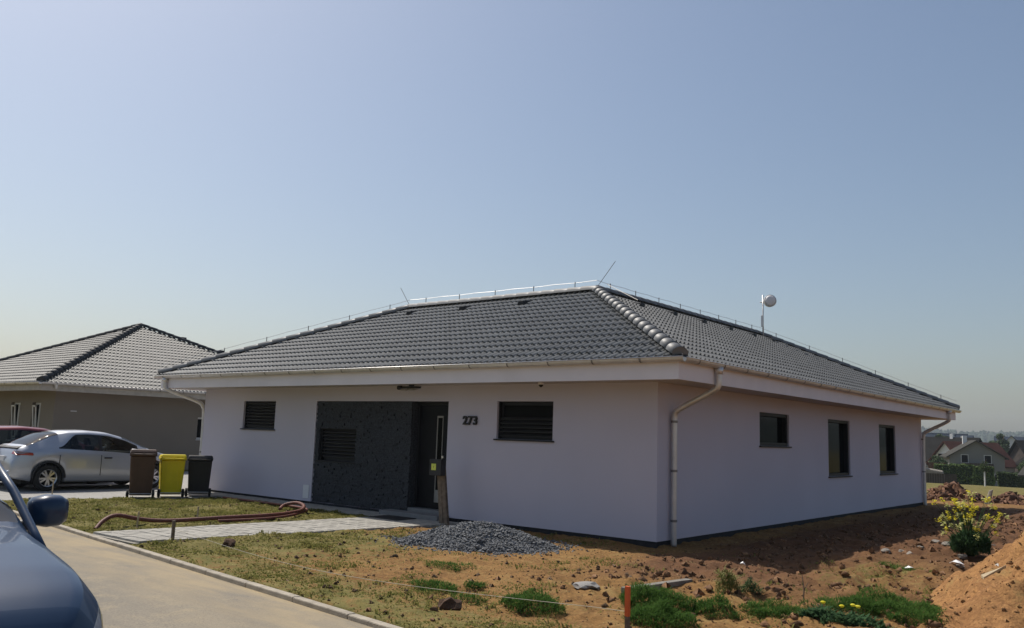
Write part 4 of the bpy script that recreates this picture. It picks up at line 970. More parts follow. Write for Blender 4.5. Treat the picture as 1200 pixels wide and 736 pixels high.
# ------------------------------------------------------------------ soil mounds
mmat = mask_mat('loose_clay', ((0.300, 0.160, 0.062), (0.235, 0.115, 0.048), (0.1, 0.1, 0.03), (0.15, 0.13, 0.05)), bump=.8, bscale=22)
M_CLODM = mat('clay_crumb', (.265, .140, .055), .95, .35, 6, .5, 60)
def dirt(name, label, cx, cy, rx, ry, rot, h, seed, rough, nclod, cs, expo=1.3, grp=None, m=None, cm=None):
    t = thing(name, label, 'soil heap', (0,0,0), 0, grp)
    core, X, Y, Z, RR = mound_mesh('core', cx, cy, rx, ry, rot, h, m or mmat, seed, rough, t, expo, mask=0.0, asym=.05 if rx > 1.9 and h > 1 else .18)
    k = rng.integers(0, X.size, nclod); k = k[(rng.random(len(k)) < np.clip(RR.ravel()[k]+.1, 0, 1)) & (RR.ravel()[k] < 1.05)]
    stuff(rocks('clod', np.stack([X.ravel()[k], Y.ravel()[k], Z.ravel()[k]], -1), cs[0]+(cs[1]-cs[0])*rng.random(len(k))**3, cm or M_CLODM, t, .8, seed, True))
    return t
MOUND = dirt('soil_mound', 'mound of loose orange clay rising beside the yellow flowering plant', 6.42, -.95, 2.05, 3.2, R(-4), 1.45, 4, .16, 6000, (.006, .032), 1.05)
M_CLODR = mat('red_clod', (.150, .080, .050), .95, .45, 3, .6, 30)
mred = mask_mat('red_clay', ((0.165, 0.088, 0.052), (0.105, 0.055, 0.036), (0.1, 0.1, 0.03), (0.15, 0.13, 0.05)), bump=.9, bscale=12)
dirt('spoil_heap', 'pointed heap of red brown clods by the far corner of the white house', .15, 20.3, 1.35, 1.0, R(35), .50, 11, .55, 900, (.03, .15), 1.2, 'spoil heaps behind the house', mred, M_CLODR)
dirt('spoil_heap', 'broad heap of red brown clods behind the yellow flowering plant', 2.35, 21.0, 1.7, 1.05, R(30), .42, 17, .55, 1000, (.03, .15), 1.3, 'spoil heaps behind the house', mred, M_CLODR)
dirt('spoil_heap', 'long low bank of red brown clods at the edge of the yellow field', 5.3, 21.5, 2.3, 1.1, R(20), .32, 23, .55, 900, (.03, .14), 1.2, 'spoil heaps behind the house', mred, M_CLODR)
st_ = tag(MB().hexa([(1.15, 19.5, -.05), (1.33, 19.5, -.05), (1.33, 19.6, -.05), (1.15, 19.6, -.05)], [(1.30, 19.62, .42), (1.42, 19.62, .46), (1.42, 19.7, .46), (1.30, 19.7, .42)]).build('stone_slab', M_STONE, bevel=.03), 'pale slab leaning between the red brown spoil heaps', 'slab')

# clods, pebbles and rubble on the bare soil
n = 34000; px_ = rng.uniform(-4.5, 8.5, n); py_ = rng.uniform(-7.0, 16, n)
dens = (1-np.clip(grass_mask(px_, py_)*1.15, 0, .93))*(.18+.9*sst(-.2, 1.8, px_)*sst(-5.5, -3.5, py_))
keep = (rng.random(n) < dens) & (py_ > kerb_y(px_)+.12) & ~paving(px_, py_) & ~((px_ < .12) & (py_ > -.12)) & (((px_-GCX)**2+(py_-GCY)**2) > 1.4)
px_, py_ = px_[keep], py_[keep]; sz = .006 + .040*rng.random(len(px_))**7*(0.6+.8*sst(.2, 1.8, px_))+.004*rng.random(len(px_))
stuff(rocks('soil_clods', np.stack([px_, py_, terrain(px_, py_)+sz*.25], -1), sz, M_CLOD, None, .8, 31, True))
bpy.data.objects['soil_clods']['label'] = 'loose brown soil clods strewn over the bare ground'; bpy.data.objects['soil_clods']['category'] = 'soil clods'
n = 2600; px_ = rng.uniform(-12, 3, n); py_ = rng.uniform(-7.4, -.8, n)
keep = (py_ > kerb_y(px_)+.15) & ~paving(px_, py_) & (((px_-GCX)**2+(py_-GCY)**2) > 1.7); px_, py_ = px_[keep], py_[keep]
sz = .007+.035*rng.random(len(px_))**6
o = stuff(rocks('lawn_clods', np.stack([px_, py_, terrain(px_, py_)+sz*.2], -1), sz, mat('dark_clod', (.12, .075, .042), .95, .3, 5, .5, 60), None, .8, 33, True)); tag(o, 'dark earth crumbs scattered through the sparse grass', 'soil clods')
# single bigger lumps and rubble pieces
def lump(name, label, cat, x, y, s_, m, seed, flat=.8, grp=None):
    b = bmesh.new(); bmesh.ops.create_icosphere(b, subdivisions=2, radius=1); g = random.Random(seed)
    for v in b.verts: v.co *= g.uniform(.72, 1.18); v.co.z *= flat
    me = bpy.data.meshes.new(name); b.to_mesh(me); b.free(); me.materials.append(m); o = bpy.data.objects.new(name, me); COL.objects.link(o)
    o.location = (x, y, th(x, y)+s_*flat*.45); o.scale = (s_, s_, s_); o.rotation_euler = (0, 0, seed); return tag(o, label, cat, grp)
lump('earth_lump', 'dark earth lump beside the string near the kerb', 'earth lump', 1.20, -6.18, .12, mat('dark_lump', (.075, .04, .022), .95, .4, 8, .6, 30), 3)
lump('earth_lump', 'dark turf lump in the grass right of the paved path', 'earth lump', -3.77, -5.45, .10, MATS['dark_lump'], 5)
for i, (x, y, s_) in enumerate([(3.10, 1.62, .13), (3.30, 1.75, .10), (3.36, 3.6, .12), (3.58, 3.38, .15), (3.9, 3.2, .11), (4.05, 2.2, .12), (3.95, 4.9, .14), (4.25, 1.05, .10), (3.75, .30, .06), (4.6, 3.6, .16), (4.75, 3.1, .13), (2.7, .6, .07), (3.35, 2.6, .09)]):
    lump('rubble_stone', 'pale grey rubble stone at the edge of the shaded strip', 'stone', x, y, s_*.62, M_STONE, 10+i, .5, 'rubble stones by the side wall')
def scrap(x, y, s_, label, seed, m=M_PLAST):
    g = random.Random(seed); b = MB(); P = [(math.cos(t)*s_*g.uniform(.6, 1.2), math.sin(t)*s_*g.uniform(.5, 1), g.uniform(0, .05)) for t in np.linspace(0, 6.28, 7)[:-1]]
    z0 = th(x, y)+.02; top = [(x+a, y+b_, z0+c) for a, b_, c in P]; bot = [(x+a, y+b_, z0+c-.006) for a, b_, c in P]; k = 6
    b.add(bot+top+[(x, y, z0+.06), (x, y, z0+.05)], [(6+i, 6+(i+1) % 6, 12) for i in range(6)]+[((i+1) % 6, i, 13) for i in range(6)]+[(i, (i+1) % 6, 6+(i+1) % 6, 6+i) for i in range(6)])
    return tag(b.build('scrap_sheet', m), label, 'scrap', 'white scraps on the soil')
scrap(3.77, .28, .10, 'crumpled white scrap on the dry grass beside the clay mound', 1); scrap(4.22, .98, .09, 'white scrap lying close to the foot of the yellow flowering plant', 2)
scrap(2.08, -1.33, .05, 'tiny white scrap among the brown clods in front of the house corner', 3); scrap(3.57, 1.15, .07, 'pale crumpled foil near the rubble stones', 4, M_STONE)
from mathutils.bvhtree import BVHTree
def on_mound(x, y):
    o = MOUND.children[0] if MOUND.children[0].name.startswith('core') else MOUND.children[1]
    h = BVHTree.FromPolygons([v.co for v in o.data.vertices], [p.vertices[:] for p in o.data.polygons]).ray_cast(Vector((x, y, 9)), Vector((0, 0, -1)))
    return h[0].z if h[0] else th(x, y)
def laid(name, m, P, thick, label, cat, bev):
    Q = [Vector((x, y, on_mound(x, y)+.005)) for x, y in P]; tag(MB().hexa(Q, [q+Vector((0, 0, thick)) for q in Q]).build(name, m, bevel=bev, fixn=True), label, cat)
laid('stone_chip', mat('pale_stone', (.40, .38, .35), .9, .2, 8, .3, 40), [(5.08, -1.72), (5.22, -1.67), (5.19, -1.53), (5.06, -1.57)], .05, 'pale flat stone on the slope of the orange clay mound', 'stone', .015)
lump('concrete_piece', 'flat grey concrete piece lying on bare soil below the gravel heap', 'concrete piece', 1.42, -4.12, .15, mat('grey_concrete_lump', (.26, .25, .235), .9, .2, 10, .4, 40), 41, .3)
pk = thing('timber_plank', 'grey timber plank half buried in soil in front of the house corner', 'plank', (1.95, -3.4, th(1.95, -3.4)), 0)
MB().hexa([(-.13, -.62, -.03), (-.03, -.62, -.03), (.14, .60, -.02), (.04, .60, -.02)], [(-.13, -.62, .07), (-.03, -.62, .07), (.14, .60, .06), (.04, .60, .06)]).build('plank', mat('grey_plank', (.20, .185, .16), .9, .3, 14, .4, 40), pk, bevel=.006)
laid('wood_offcut', M_WOODL, [(5.26, -2.72), (5.44, -2.58), (5.40, -2.51), (5.22, -2.65)], .03, 'pale wood offcut lying on the orange clay mound', 'wood offcut', .004)
tw = thing('dry_twig', 'thin dry twig standing upright in the brown soil', 'twig', (3.49, -2.9, th(3.49, -2.9))); MB().tube([(0,0,-.03), (.01,.0,.12), (-.015,.01,.27)], [.008,.007,.004], 6).build('stem', M_WOOD, tw); MB().tube([(.008,0,.1), (.05,.02,.19)], [.005,.003], 5).build('side_twig', M_WOOD, tw)

# stakes and string
def stake(x, y, h, label, m=M_WOOD, tip=None, r=.016, lean=(0,0)):
    t = thing('stake', label, 'stake', (x, y, th(x, y)))
    q = MB(); q.hexa([(-r,-r,-.1),(r,-r,-.1),(r,r,-.1),(-r,r,-.1)], [(-r+lean[0],-r+lean[1],h),(r+lean[0],-r+lean[1],h),(r+lean[0],r+lean[1],h),(-r+lean[0],r+lean[1],h)]); q.build('shaft', m, t, bevel=.003)
    if tip: q = MB(); q.box(-r-.001+lean[0]*.8, r+.001+lean[0]*.8, -r-.001, r+.001, h*.35, h+.002); q.build('painted_tip', tip, t)
    return t
stake(-4.90, -5.66, .30, 'grey wooden peg holding the string beside the paved path', M_WOOD, r=.02); stake(-6.80, -5.22, .26, 'thin pale stick behind the arched red pipe', M_WOODL, r=.012, lean=(.03, 0)); stake(-7.25, -3.85, .24, 'short stick in the grass behind the red pipe', M_WOODL, r=.012, lean=(-.03, .02)); stake(2.93, -5.70, .40, 'orange painted stake beside the green weeds', M_WOOD, M_ORANGE, r=.018); stake(-12.9, -4.0, .45, 'thin reed-like stick at the edge of the driveway', M_WOODL, r=.010)
sp_ = [(-4.90, -5.66, th(-4.9,-5.66)+.17)]
for k in range(1, 40):
    t = k/39; x = -4.90+7.83*t; y = -5.66-.30*math.sin(math.pi*min(1, t*1.05))+.02*math.sin(9*t); z = max(th(x, y)+.035, .17-.10*math.sin(math.pi*t)-.02*t); sp_.append((x, y, z))
tag(MB().tube(sp_, .003, 5).build('string_line', M_STRING), 'white string stretched low over the grass from the grey peg', 'string')

# corrugated pipes
def pipe(pts, r, label):
    P = smooth_path(pts, 3); Q = []; acc = 0
    for a, b in zip(P[:-1], P[1:]):
        n = max(1, int((b-a).length/.022))
        for i in range(n): Q.append(a.lerp(b, i/n))
    rs = [r*(1.0 if i % 2 else .90) for i in range(len(Q))]
    return tag(MB().tube(Q, rs, 10).build('drain_pipe', M_HOSE, smooth=True), label, 'pipe')
pipe([(-6.80, -5.90, .0), (-6.92, -5.74, .12), (-7.02, -5.48, .20), (-6.98, -5.15, .11), (-6.85, -4.75, .06), (-6.66, -4.2, .08), (-6.52, -3.6, .10), (-6.45, -3.0, .10), (-6.55, -2.4, .10), (-6.75, -1.9, .12), (-7.15, -1.55, .17), (-7.55, -1.45, .20), (-7.75, -1.62, .14), (-7.55, -1.85, .08)], .036, 'red brown corrugated pipe arching up at its end beside the path')
pipe([(-6.50, -3.9, .05), (-6.36, -3.2, .05), (-6.42, -2.5, .06), (-6.85, -1.72, .09), (-7.4, -1.30, .08), (-8.4, -1.08, .06), (-9.6, -1.02, .05), (-11.0, -.95, .04)], .026, 'thinner red pipe running from the path along the wall paving')

# ------------------------------------------------------------------ vegetation
def blades(name, pts, h, wdt, m, parent=None, seed=1, lean=.5):
    g = np.random.default_rng(seed); n = len(pts); pts = np.asarray(pts); h = np.asarray(h); a = g.uniform(0, 2*np.pi, n); l = g.uniform(.1, 1, n)*lean
    side = np.stack([-np.sin(a), np.cos(a), 0*a], -1)*(np.asarray(wdt)*.5)[:, None] if np.ndim(wdt) else np.stack([-np.sin(a), np.cos(a), 0*a], -1)*wdt*.5
    d = np.stack([np.cos(a)*l, np.sin(a)*l, np.ones(n)], -1)*h[:, None]; d2 = np.stack([np.cos(a)*l*.35, np.sin(a)*l*.35, np.full(n, .62)], -1)*h[:, None]
    V = np.stack([pts-side*.7, pts+side*.7, pts+d2+side, pts+d2-side, pts+d], 1).reshape(-1, 3); b = (np.arange(n)*5)[:, None]
    F = np.concatenate([b+np.array([0,1,2]), b+np.array([0,2,3]), b+np.array([3,2,4])], 0)
    return npmesh(name, V, F, m, parent)
n = 420000; px_ = rng.uniform(-13.0, 6.5, n); py_ = rng.uniform(-8.0, .2, n)
gm = np.clip(grass_mask(px_, py_) + 1.1*fbm(px_, py_, 1.6, 4, 40), 0, 1)
keep = (rng.random(n) < gm**2.0*.8) & (py_ > kerb_y(px_)+.07) & ~paving(px_-.03, py_) & ~paving(px_+.03, py_) & (((px_-GCX)**2+(py_-GCY)**2) > 1.5)
px_, py_ = px_[keep], py_[keep]
tall = 1+1.2*(vn(px_, py_, 2.3, 5) > .12)
o = stuff(blades('grass', np.stack([px_, py_, terrain(px_, py_)-.004], -1), rng.uniform(.008, .026, len(px_))*tall, rng.uniform(.008, .022, len(px_)), M_GRASS, None, 5, 2.2)); tag(o, 'sparse short grass and weeds sprouting over the front garden', 'grass')
n = 26000; px_ = rng.uniform(-4.6, 5.6, n); py_ = rng.uniform(-7.2, 2.5, n)
keep = (rng.random(n) < np.clip(.35+1.5*fbm(px_, py_, .9, 3, 52), .05, 1)) & (py_ > kerb_y(px_)+.07) & ~paving(px_, py_) & ~((px_ < .1) & (py_ > -.1)) & (((px_-GCX)**2+(py_-GCY)**2) > 1.5)
px_, py_ = px_[keep], py_[keep]
o = stuff(blades('dry_straw', np.stack([px_, py_, terrain(px_, py_)+.002], -1), rng.uniform(.004, .012, len(px_)), rng.uniform(.004, .010, len(px_)), leafmat('straw', (.30, .22, .09), (.40, .33, .17), 3.0, .25), None, 15, 6.0)); tag(o, 'scattered dry straw and dead grass lying on the brown soil', 'straw')
def weed(x, y, rx, ry, h, n, label, m=M_WEED, grp=None, w_=(.004, .010), seed=1):
    t = thing('weed_clump', label, 'weed', (x, y, th(x, y)), 0, grp); g = np.random.default_rng(seed*7+1)
    a = g.uniform(0, 2*np.pi, n); q = np.sqrt(g.random(n)); lx = rx*q*np.cos(a)*(1+.25*np.sin(3*a+seed)); ly = ry*q*np.sin(a)*(1+.25*np.cos(2*a+seed))
    top = h*np.sqrt(np.clip(1-q**2, .04, 1))*(1+.35*vn(lx+x, ly+y, 6, seed)*2)
    zz = top*g.random(n)**.5*.75
    gz = terrain(lx+x, ly+y)-th(x, y)
    stuff(blades('foliage', np.stack([lx, ly, gz+zz], -1), g.uniform(.018, .05, n)*(.6+h*2.2), g.uniform(*w_, n), m, t, seed, 3.0))
    for k in range(5):
        MB().tube([(rx*.2*math.cos(k*1.3), ry*.2*math.sin(k*1.3), -.02), (rx*.5*math.cos(k*1.3), ry*.5*math.sin(k*1.3), h*.6)], [.006, .003], 5).build('stem', m, t)
    return t
G_ = 'green weed clumps on the soil'
WL = 'low feathery green weed clump spreading on the bare soil'
weed(1.70, -5.50, .34, .30, .17, 2600, 'rounded bright green weed clump beside the string', grp=G_, seed=2)
weed(.40, -5.55, .30, .20, .08, 1100, 'flat green weed patch beside the dark earth lump and string', grp=G_, seed=3); weed(.62, -5.15, .12, .12, .09, 400, 'little green weed tuft between the string and the gravel heap', grp=G_, seed=4); weed(-.55, -4.35, .35, .25, .05, 700, 'thin green sprouts on bare soil just below the gravel heap', grp=G_, seed=5)
weed(2.62, -4.60, .42, .34, .24, 4200, 'tall bushy green weed clump behind the orange stake', grp=G_, seed=6); weed(2.95, -5.22, .34, .30, .20, 2600, 'dense green weed clump right beside the orange stake', grp=G_, seed=7)
weed(3.13, -4.42, .26, .24, .14, 1500, 'mid sized green weed clump right of the tall bushy one', grp=G_, seed=8); weed(3.55, -4.05, .24, .22, .15, 1500, 'rounded green weed clump near the thin dry twig', grp=G_, seed=9); weed(3.78, -3.75, .18, .16, .09, 700, 'small green weed tuft beside the thin dry twig', grp=G_, seed=10)
weed(4.45, -2.72, .50, .36, .17, 3400, 'wide green weed patch at the foot of the orange clay mound', grp=G_, seed=11); weed(4.16, -3.15, .40, .32, .16, 2600, 'green weed patch behind the yellow dandelion flowers', grp=G_, seed=12); weed(4.85, -3.35, .42, .30, .14, 2400, 'green weed patch between dandelion flowers and clay mound', grp=G_, seed=13)
weed(3.72, .15, .40, .28, .05, 700, 'thin flat greenery around the crumpled white scrap', grp=G_, seed=14); weed(2.10, -4.25, .12, .10, .06, 300, 'tiny weed tuft near the end of the timber plank', grp=G_, seed=15); weed(3.0, -4.95, .2, .2, .08, 600, 'low weed tuft in front of the tall bushy clump', grp=G_, seed=16); weed(1.05, -5.75, .2, .14, .05, 400, 'thin weed sprouts under the string beside the rounded clump', grp=G_, seed=17)
weed(2.83, -3.42, .13, .12, .30, 700, 'upright yellowish green weed standing among the brown clods', mat('yellow_weed', (.12, .14, .03), .8, col2=(.2, .2, .05), scale=9), grp=G_, seed=18); weed(2.98, -3.15, .12, .11, .16, 500, 'small dark green weed beside the upright yellowish one', M_LEAFD, grp=G_, seed=19)
dl = weed(4.22, -3.92, .44, .26, .14, 1500, 'broad leaved dark green weed with yellow dandelion flowers', M_LEAFD, grp=G_, w_=(.014, .03), seed=20)
for k, (a, b) in enumerate([(-.16, .02), (.04, -.04), (.10, .10), (.16, .06)]):
    f = MB(); f.tube([(a, b, .10), (a, b, .185)], .004, 5); f.build('flower_stalk', M_LEAFD, dl); f = MB(); f.tube([(a, b, .183), (a, b, .20), (a, b, .208)], [.014, .026, .014], 12); f.build('dandelion', M_FLOW, dl)
# yellow flowering mustard
mx, my = 4.12, 2.45
mu = thing('mustard_plant', 'tall yellow flowering mustard plant behind the orange clay mound', 'plant', (mx, my, th(mx, my)+.0))
g = random.Random(4)
lv = []; lh = []
n = 1700; gg = np.random.default_rng(5); a = gg.uniform(0, 6.283, n); q = gg.random(n)**.5
stuff(blades('leaves', np.stack([.27*q*np.cos(a), .27*q*np.sin(a), .05+.34*gg.random(n)*(1-.4*q)], -1), gg.uniform(.04, .10, n), gg.uniform(.014, .030, n), M_LEAFD, mu, 6, 2.6))
for k in range(64):
    a = g.uniform(0, 6.28); rr_ = .55*g.random()**.6; h = g.uniform(.48, 1.02)-.30*rr_; tip = Vector((rr_*math.cos(a), rr_*math.sin(a), h))
    stm = MB().tube([(.02*math.cos(a), .02*math.sin(a), -.04), (tip.x*.45, tip.y*.45, h*.55), tuple(tip)], [.008, .005, .003], 5).build('flower_stem', M_LEAFD, mu)
    fl_ = MB(); pm_ = M_FLOW if g.random() < .62 else M_FLOWP
    for j in range(22):
        c = tip + Vector((g.gauss(0, .020), g.gauss(0, .020), g.gauss(0, .022))); u_ = Vector((g.uniform(-1,1), g.uniform(-1,1), g.uniform(-.4,.6))).normalized(); v_ = u_.cross(Vector((.2,.3,.9))).normalized(); s_ = g.uniform(.012, .021)
        fl_.quad(c-u_*s_, c-v_*s_, c+u_*s_, c+v_*s_)
    stuff(fl_.build('flower_head', pm_, stm))

# ------------------------------------------------------------------ village in the valley
def vz(y): return float(-0.034*min(max(y-32, 0), 230))
def vhouse(label, x, y, rz, w_, d, eave, ridge, wall, roof, front=(), side=(), chim=None, balcony=None, over=.6, grp='village houses'):
    t = thing('village_house', label, 'house', (x, y, vz(y)-.1), rz, grp)
    wm = MB(); wm.box(-w_/2, w_/2, 0, d, 0, eave); wm.add([(-w_/2, 0, eave), (w_/2, 0, eave), (0, 0, ridge), (-w_/2, d, eave), (w_/2, d, eave), (0, d, ridge)], [(0,1,2), (4,3,5)]); wm.build('wall', wall, t)
    sl_ = (ridge-eave)/(w_/2)
    rf_ = MB()
    for s_ in (-1, 1):
        a = Vector((s_*(w_/2+over), -over, eave-sl_*over)); b = Vector((0, -over, ridge)); c = Vector((0, d+over, ridge)); e1 = Vector((s_*(w_/2+over), d+over, eave-sl_*over)); u_ = Vector((0,0,.22))
        rf_.hexa([a+u_*.1, b+u_*.1, c+u_*.1, e1+u_*.1], [a+u_, b+u_, c+u_, e1+u_])
    ro = rf_.build('roof', roof, t, fixn=True)
    if chim: MB().box(chim[0]-.35, chim[0]+.35, chim[1]-.35, chim[1]+.35, ridge-2.0, ridge+1.0).build('chimney', chim[2], ro)
    for (cx, cz, ww, hh) in front:
        f = MB().box(cx-ww/2-.09, cx+ww/2+.09, -.05, -.002, cz-hh/2-.09, cz+hh/2+.09).build('window', M_WFR if wall is not M_VW else M_VBR, t); MB().box(cx-ww/2, cx+ww/2, -.07, -.051, cz-hh/2, cz+hh/2).build('pane', M_GLASS, f)
    for (cy, cz, ww, hh, s_) in side:
        x0_ = s_*w_/2; f = MB().box(min(x0_, x0_+s_*.05), max(x0_, x0_+s_*.05), cy-ww/2-.09, cy+ww/2+.09, cz-hh/2-.09, cz+hh/2+.09).build('window', M_VBR, t); MB().box(min(x0_+s_*.051, x0_+s_*.07), max(x0_+s_*.051, x0_+s_*.07), cy-ww/2, cy+ww/2, cz-hh/2, cz+hh/2).build('pane', M_GLASS, f)
    if balcony:
        bx0, bx1, bz = balcony; bo_ = MB().box(bx0, bx1, -1.2, -.002, bz-.15, bz).build('balcony', M_VBR, t)
        for i in range(12):
            xx = bx0+(bx1-bx0)*(i+.5)/12; q = (bx1-bx0)/26; MB().box(xx-q, xx+q, -1.2, -1.14, bz, bz+1.0).build('balcony_board', M_VBR, bo_)
    return t
M_VW = mat('village_white', (.66, .66, .66), .9, .04, .3); M_VG = mat('village_grey', (.20, .20, .19), .9, .06, .3); M_VBR = mat('village_brown_wood', (.055, .042, .035), .8, .2, 1); M_VT = mat('village_beige', (.42, .40, .36), .9, .05, .3)
M_RB = mat('village_brown_roof', (.075, .034, .027), .95, .2, .8, .3, 4, spec=.04); M_RG = mat('village_grey_roof', (.062, .060, .054), .95, .2, .8, .3, 4, spec=.04); M_RD = mat('village_dark_roof', (.020, .019, .018), .95, .2, .8, .3, 4, spec=.04); M_RBL = mat('village_slate_roof', (.045, .056, .078), .95, .15, .8, .3, 4, spec=.04)
A0 = R(11)
vhouse('grey gabled village house with a dark wooden balcony', -25.2, 157, A0+R(8), 8.6, 9, 5.0, 7.7, M_VG, M_RG, [(-1.9, 4.6, 1.0, 1.3), (1.7, 4.6, 1.0, 1.3), (.9, 1.5, 1.0, 1.2), (3.2, 1.5, 1.0, 1.2)], [(3, 1.6, 1.2, 1.2, -1)], (-.8, 7.5, M_VW), (-2.6, 2.4, 2.9))
vhouse('white village house with a brown roof and twin gable windows', -33.2, 171, A0-R(42), 8.0, 13, 4.0, 8.0, M_VW, M_RB, [(-1.2, 4.9, 1.1, 1.5), (1.2, 4.9, 1.1, 1.5), (0, 1.6, 1.2, 1.3)], [(3, 1.6, 1.4, 1.3, 1)])
vhouse('long white village house with a broad brown roof', -44.0, 184, A0+R(90), 10.5, 26, 4.6, 9.8, M_VW, M_RB, [(0, 2.0, 1.2, 1.4)], [(5, 2.0, 1.3, 1.4, 1), (9, 2.0, 1.3, 1.4, 1), (18, 2.2, 1.1, 2.0, 1), (22, 2.2, 1.1, 2.0, 1)])
vhouse('dark timbered village house with a dark roof behind the grey gable', -23.2, 186, A0-R(60), 10.5, 15, 4.2, 9.2, M_VBR, M_RD, [(-2, 1.8, 1.1, 1.2)], [(4, 1.8, 1.2, 1.2, 1)], (0.5, 7, M_VBR))
vhouse('low pale garage with a grey roof at the end of the hedge', -4.2, 116, A0+R(70), 6.0, 7, 1.9, 3.2, M_VT, M_RG, [], [(3.5, .9, 2.4, 1.8, 1)], over=.7)
vhouse('far white gabled house with a slate blue roof', -61.5, 272, A0-R(55), 9.0, 14, 9.0, 14.4, M_VW, M_RBL, [(0, 8.2, 1.2, 1.3)])
vhouse('far grey roofed house below the wooded hill', -47.5, 268, A0+R(80), 10, 15, 8.6, 13.8, M_VG, M_RBL, [], [(4, 5, 1.2, 1.2, 1), (9, 5, 1.2, 1.2, 1)], (0, 5, M_VW))
vhouse('far white gable house beside the round tree', -40.8, 290, A0, 7.5, 12, 10.6, 14.4, M_VW, M_RBL, [(0, 9.5, 1.1, 1.2)])
vhouse('far house with a long slate blue roof at the right of the white gable', -30.5, 300, A0+R(85), 10, 16, 9.5, 14.2, M_VT, M_RBL, [], [(5, 6, 1.2, 1.2, 1)])
vhouse('dark roofed village house between the brown and the grey roofs', -34.0, 205, A0+R(60), 9, 14, 5.4, 10.4, M_VG, M_RD, [(0, 3, 1.1, 1.2)], [(4, 3, 1.2, 1.2, 1)], (0, 6, M_VW))
vhouse('small dark roofed house with a pale wall left of the round tree', -39.0, 226, A0+R(35), 8, 11, 6.6, 10.8, M_VT, M_RD, [(-1.5, 4.5, 1.1, 1.2), (1.5, 4.5, 1.1, 1.2)], [(4, 4, 1.2, 1.2, 1)], (0, 4, M_VW))
vhouse('brown roofed house with a beige wall behind the white twin window gable', -50.5, 232, A0+R(75), 9, 15, 7.0, 11.6, M_VT, M_RB, [(0, 4, 1.2, 1.2)], [(4, 4.5, 1.2, 1.2, 1), (9, 4.5, 1.2, 1.2, 1)], (0, 5, M_VBR))
vhouse('dark roofed house at the right edge of the village behind the garage', -14.5, 172, A0+R(6), 10, 12, 4.6, 8.6, M_VBR, M_RD, [(0, 3, 1.1, 1.2)], [(4, 2.2, 1.2, 1.2, -1)], (0, 5, M_VG))
vhouse('far brown roofed house on the slope below the wooded hill', -70.0, 318, A0+R(65), 10, 16, 10.5, 15.2, M_VT, M_RB, [(0, 9, 1.2, 1.2)], [(6, 8, 1.2, 1.2, 1)])
# hedge, garden fence and small trees in front of the village
def leafmass(name, boxes, n, size, m, parent, seed):
    g = np.random.default_rng(seed); P = []
    for (x0, x1, y0, y1, z0, z1) in boxes:
        k = n//len(boxes); q = g.random((k, 3)); f = g.integers(0, 3, k); side = g.random(k) < .5
        for ax in range(3): q[(f == ax), ax] = np.where(side[f == ax], g.random((f == ax).sum())**3*.12, 1-g.random((f == ax).sum())**3*.12)
        pt = np.stack([x0+(x1-x0)*q[:, 0], y0+(y1-y0)*q[:, 1], z0+(z1-z0)*q[:, 2]], -1)
        pt += np.stack([.25*fbm(pt[:, 0], pt[:, 2], .9, 3, seed), .25*fbm(pt[:, 1]+9, pt[:, 2], .9, 3, seed), .35*fbm(pt[:, 0], pt[:, 1], .7, 3, seed+2)], -1); P.append(pt)
    P = np.concatenate(P); k = len(P); u_ = g.normal(size=(k, 3)); u_ /= np.linalg.norm(u_, axis=1)[:, None]; v_ = np.cross(u_, g.normal(size=(k, 3))); v_ /= np.linalg.norm(v_, axis=1)[:, None]
    s_ = g.uniform(.5, 1.2, k)[:, None]*size; V = np.stack([P-u_*s_, P-v_*s_*.6, P+u_*s_, P+v_*s_*.6], 1).reshape(-1, 3); F = np.arange(4*k).reshape(-1, 4)
    return stuff(npmesh(name, V, F, m, parent))
M_HEDGE = mat('hedge_leaf', (.075, .125, .030), .8, col2=(.13, .19, .05), scale=1.2); M_HCORE = mat('hedge_core', (.02, .035, .012), .95); M_TLEAF = mat('tree_leaf', (.045, .075, .028), .8, col2=(.08, .12, .045), scale=.6)
def hedge(label, x, y, rz, boxes, n, seed, m=M_HEDGE):
    t = thing('hedge', label, 'hedge', (x, y, vz(y)-.1), rz, 'garden hedges before the village'); c = MB()
    for b in boxes: c.box(b[0]+.15, b[1]-.15, b[2]+.15, b[3]-.15, b[4], b[5]-.15)
    c.build('branch_core', M_HCORE, t); leafmass('leaves', boxes, n, .13, m, t, seed); return t
hedge('tall clipped light green hedge in front of the grey gabled house', -22.2, 114, A0, [(0, 4.6, 0, 1.2, 0, 2.7), (4.6, 7.0, -.4, 1.0, 0, 2.5)], 9000, 3)
hedge('dark low hedge running right of the light green one', -13.8, 117, A0+R(4), [(-1.4, 6.4, 0, 1.1, 0, 2.0)], 6000, 4, mat('dark_hedge_leaf', (.045, .075, .025), .8, col2=(.07, .11, .03), scale=1.2))
hedge('shaggy green garden shrubs behind the clipped hedge', -24.5, 128, A0, [(-3, 4, 0, 1.5, 0, 2.2)], 4000, 5, M_TLEAF)
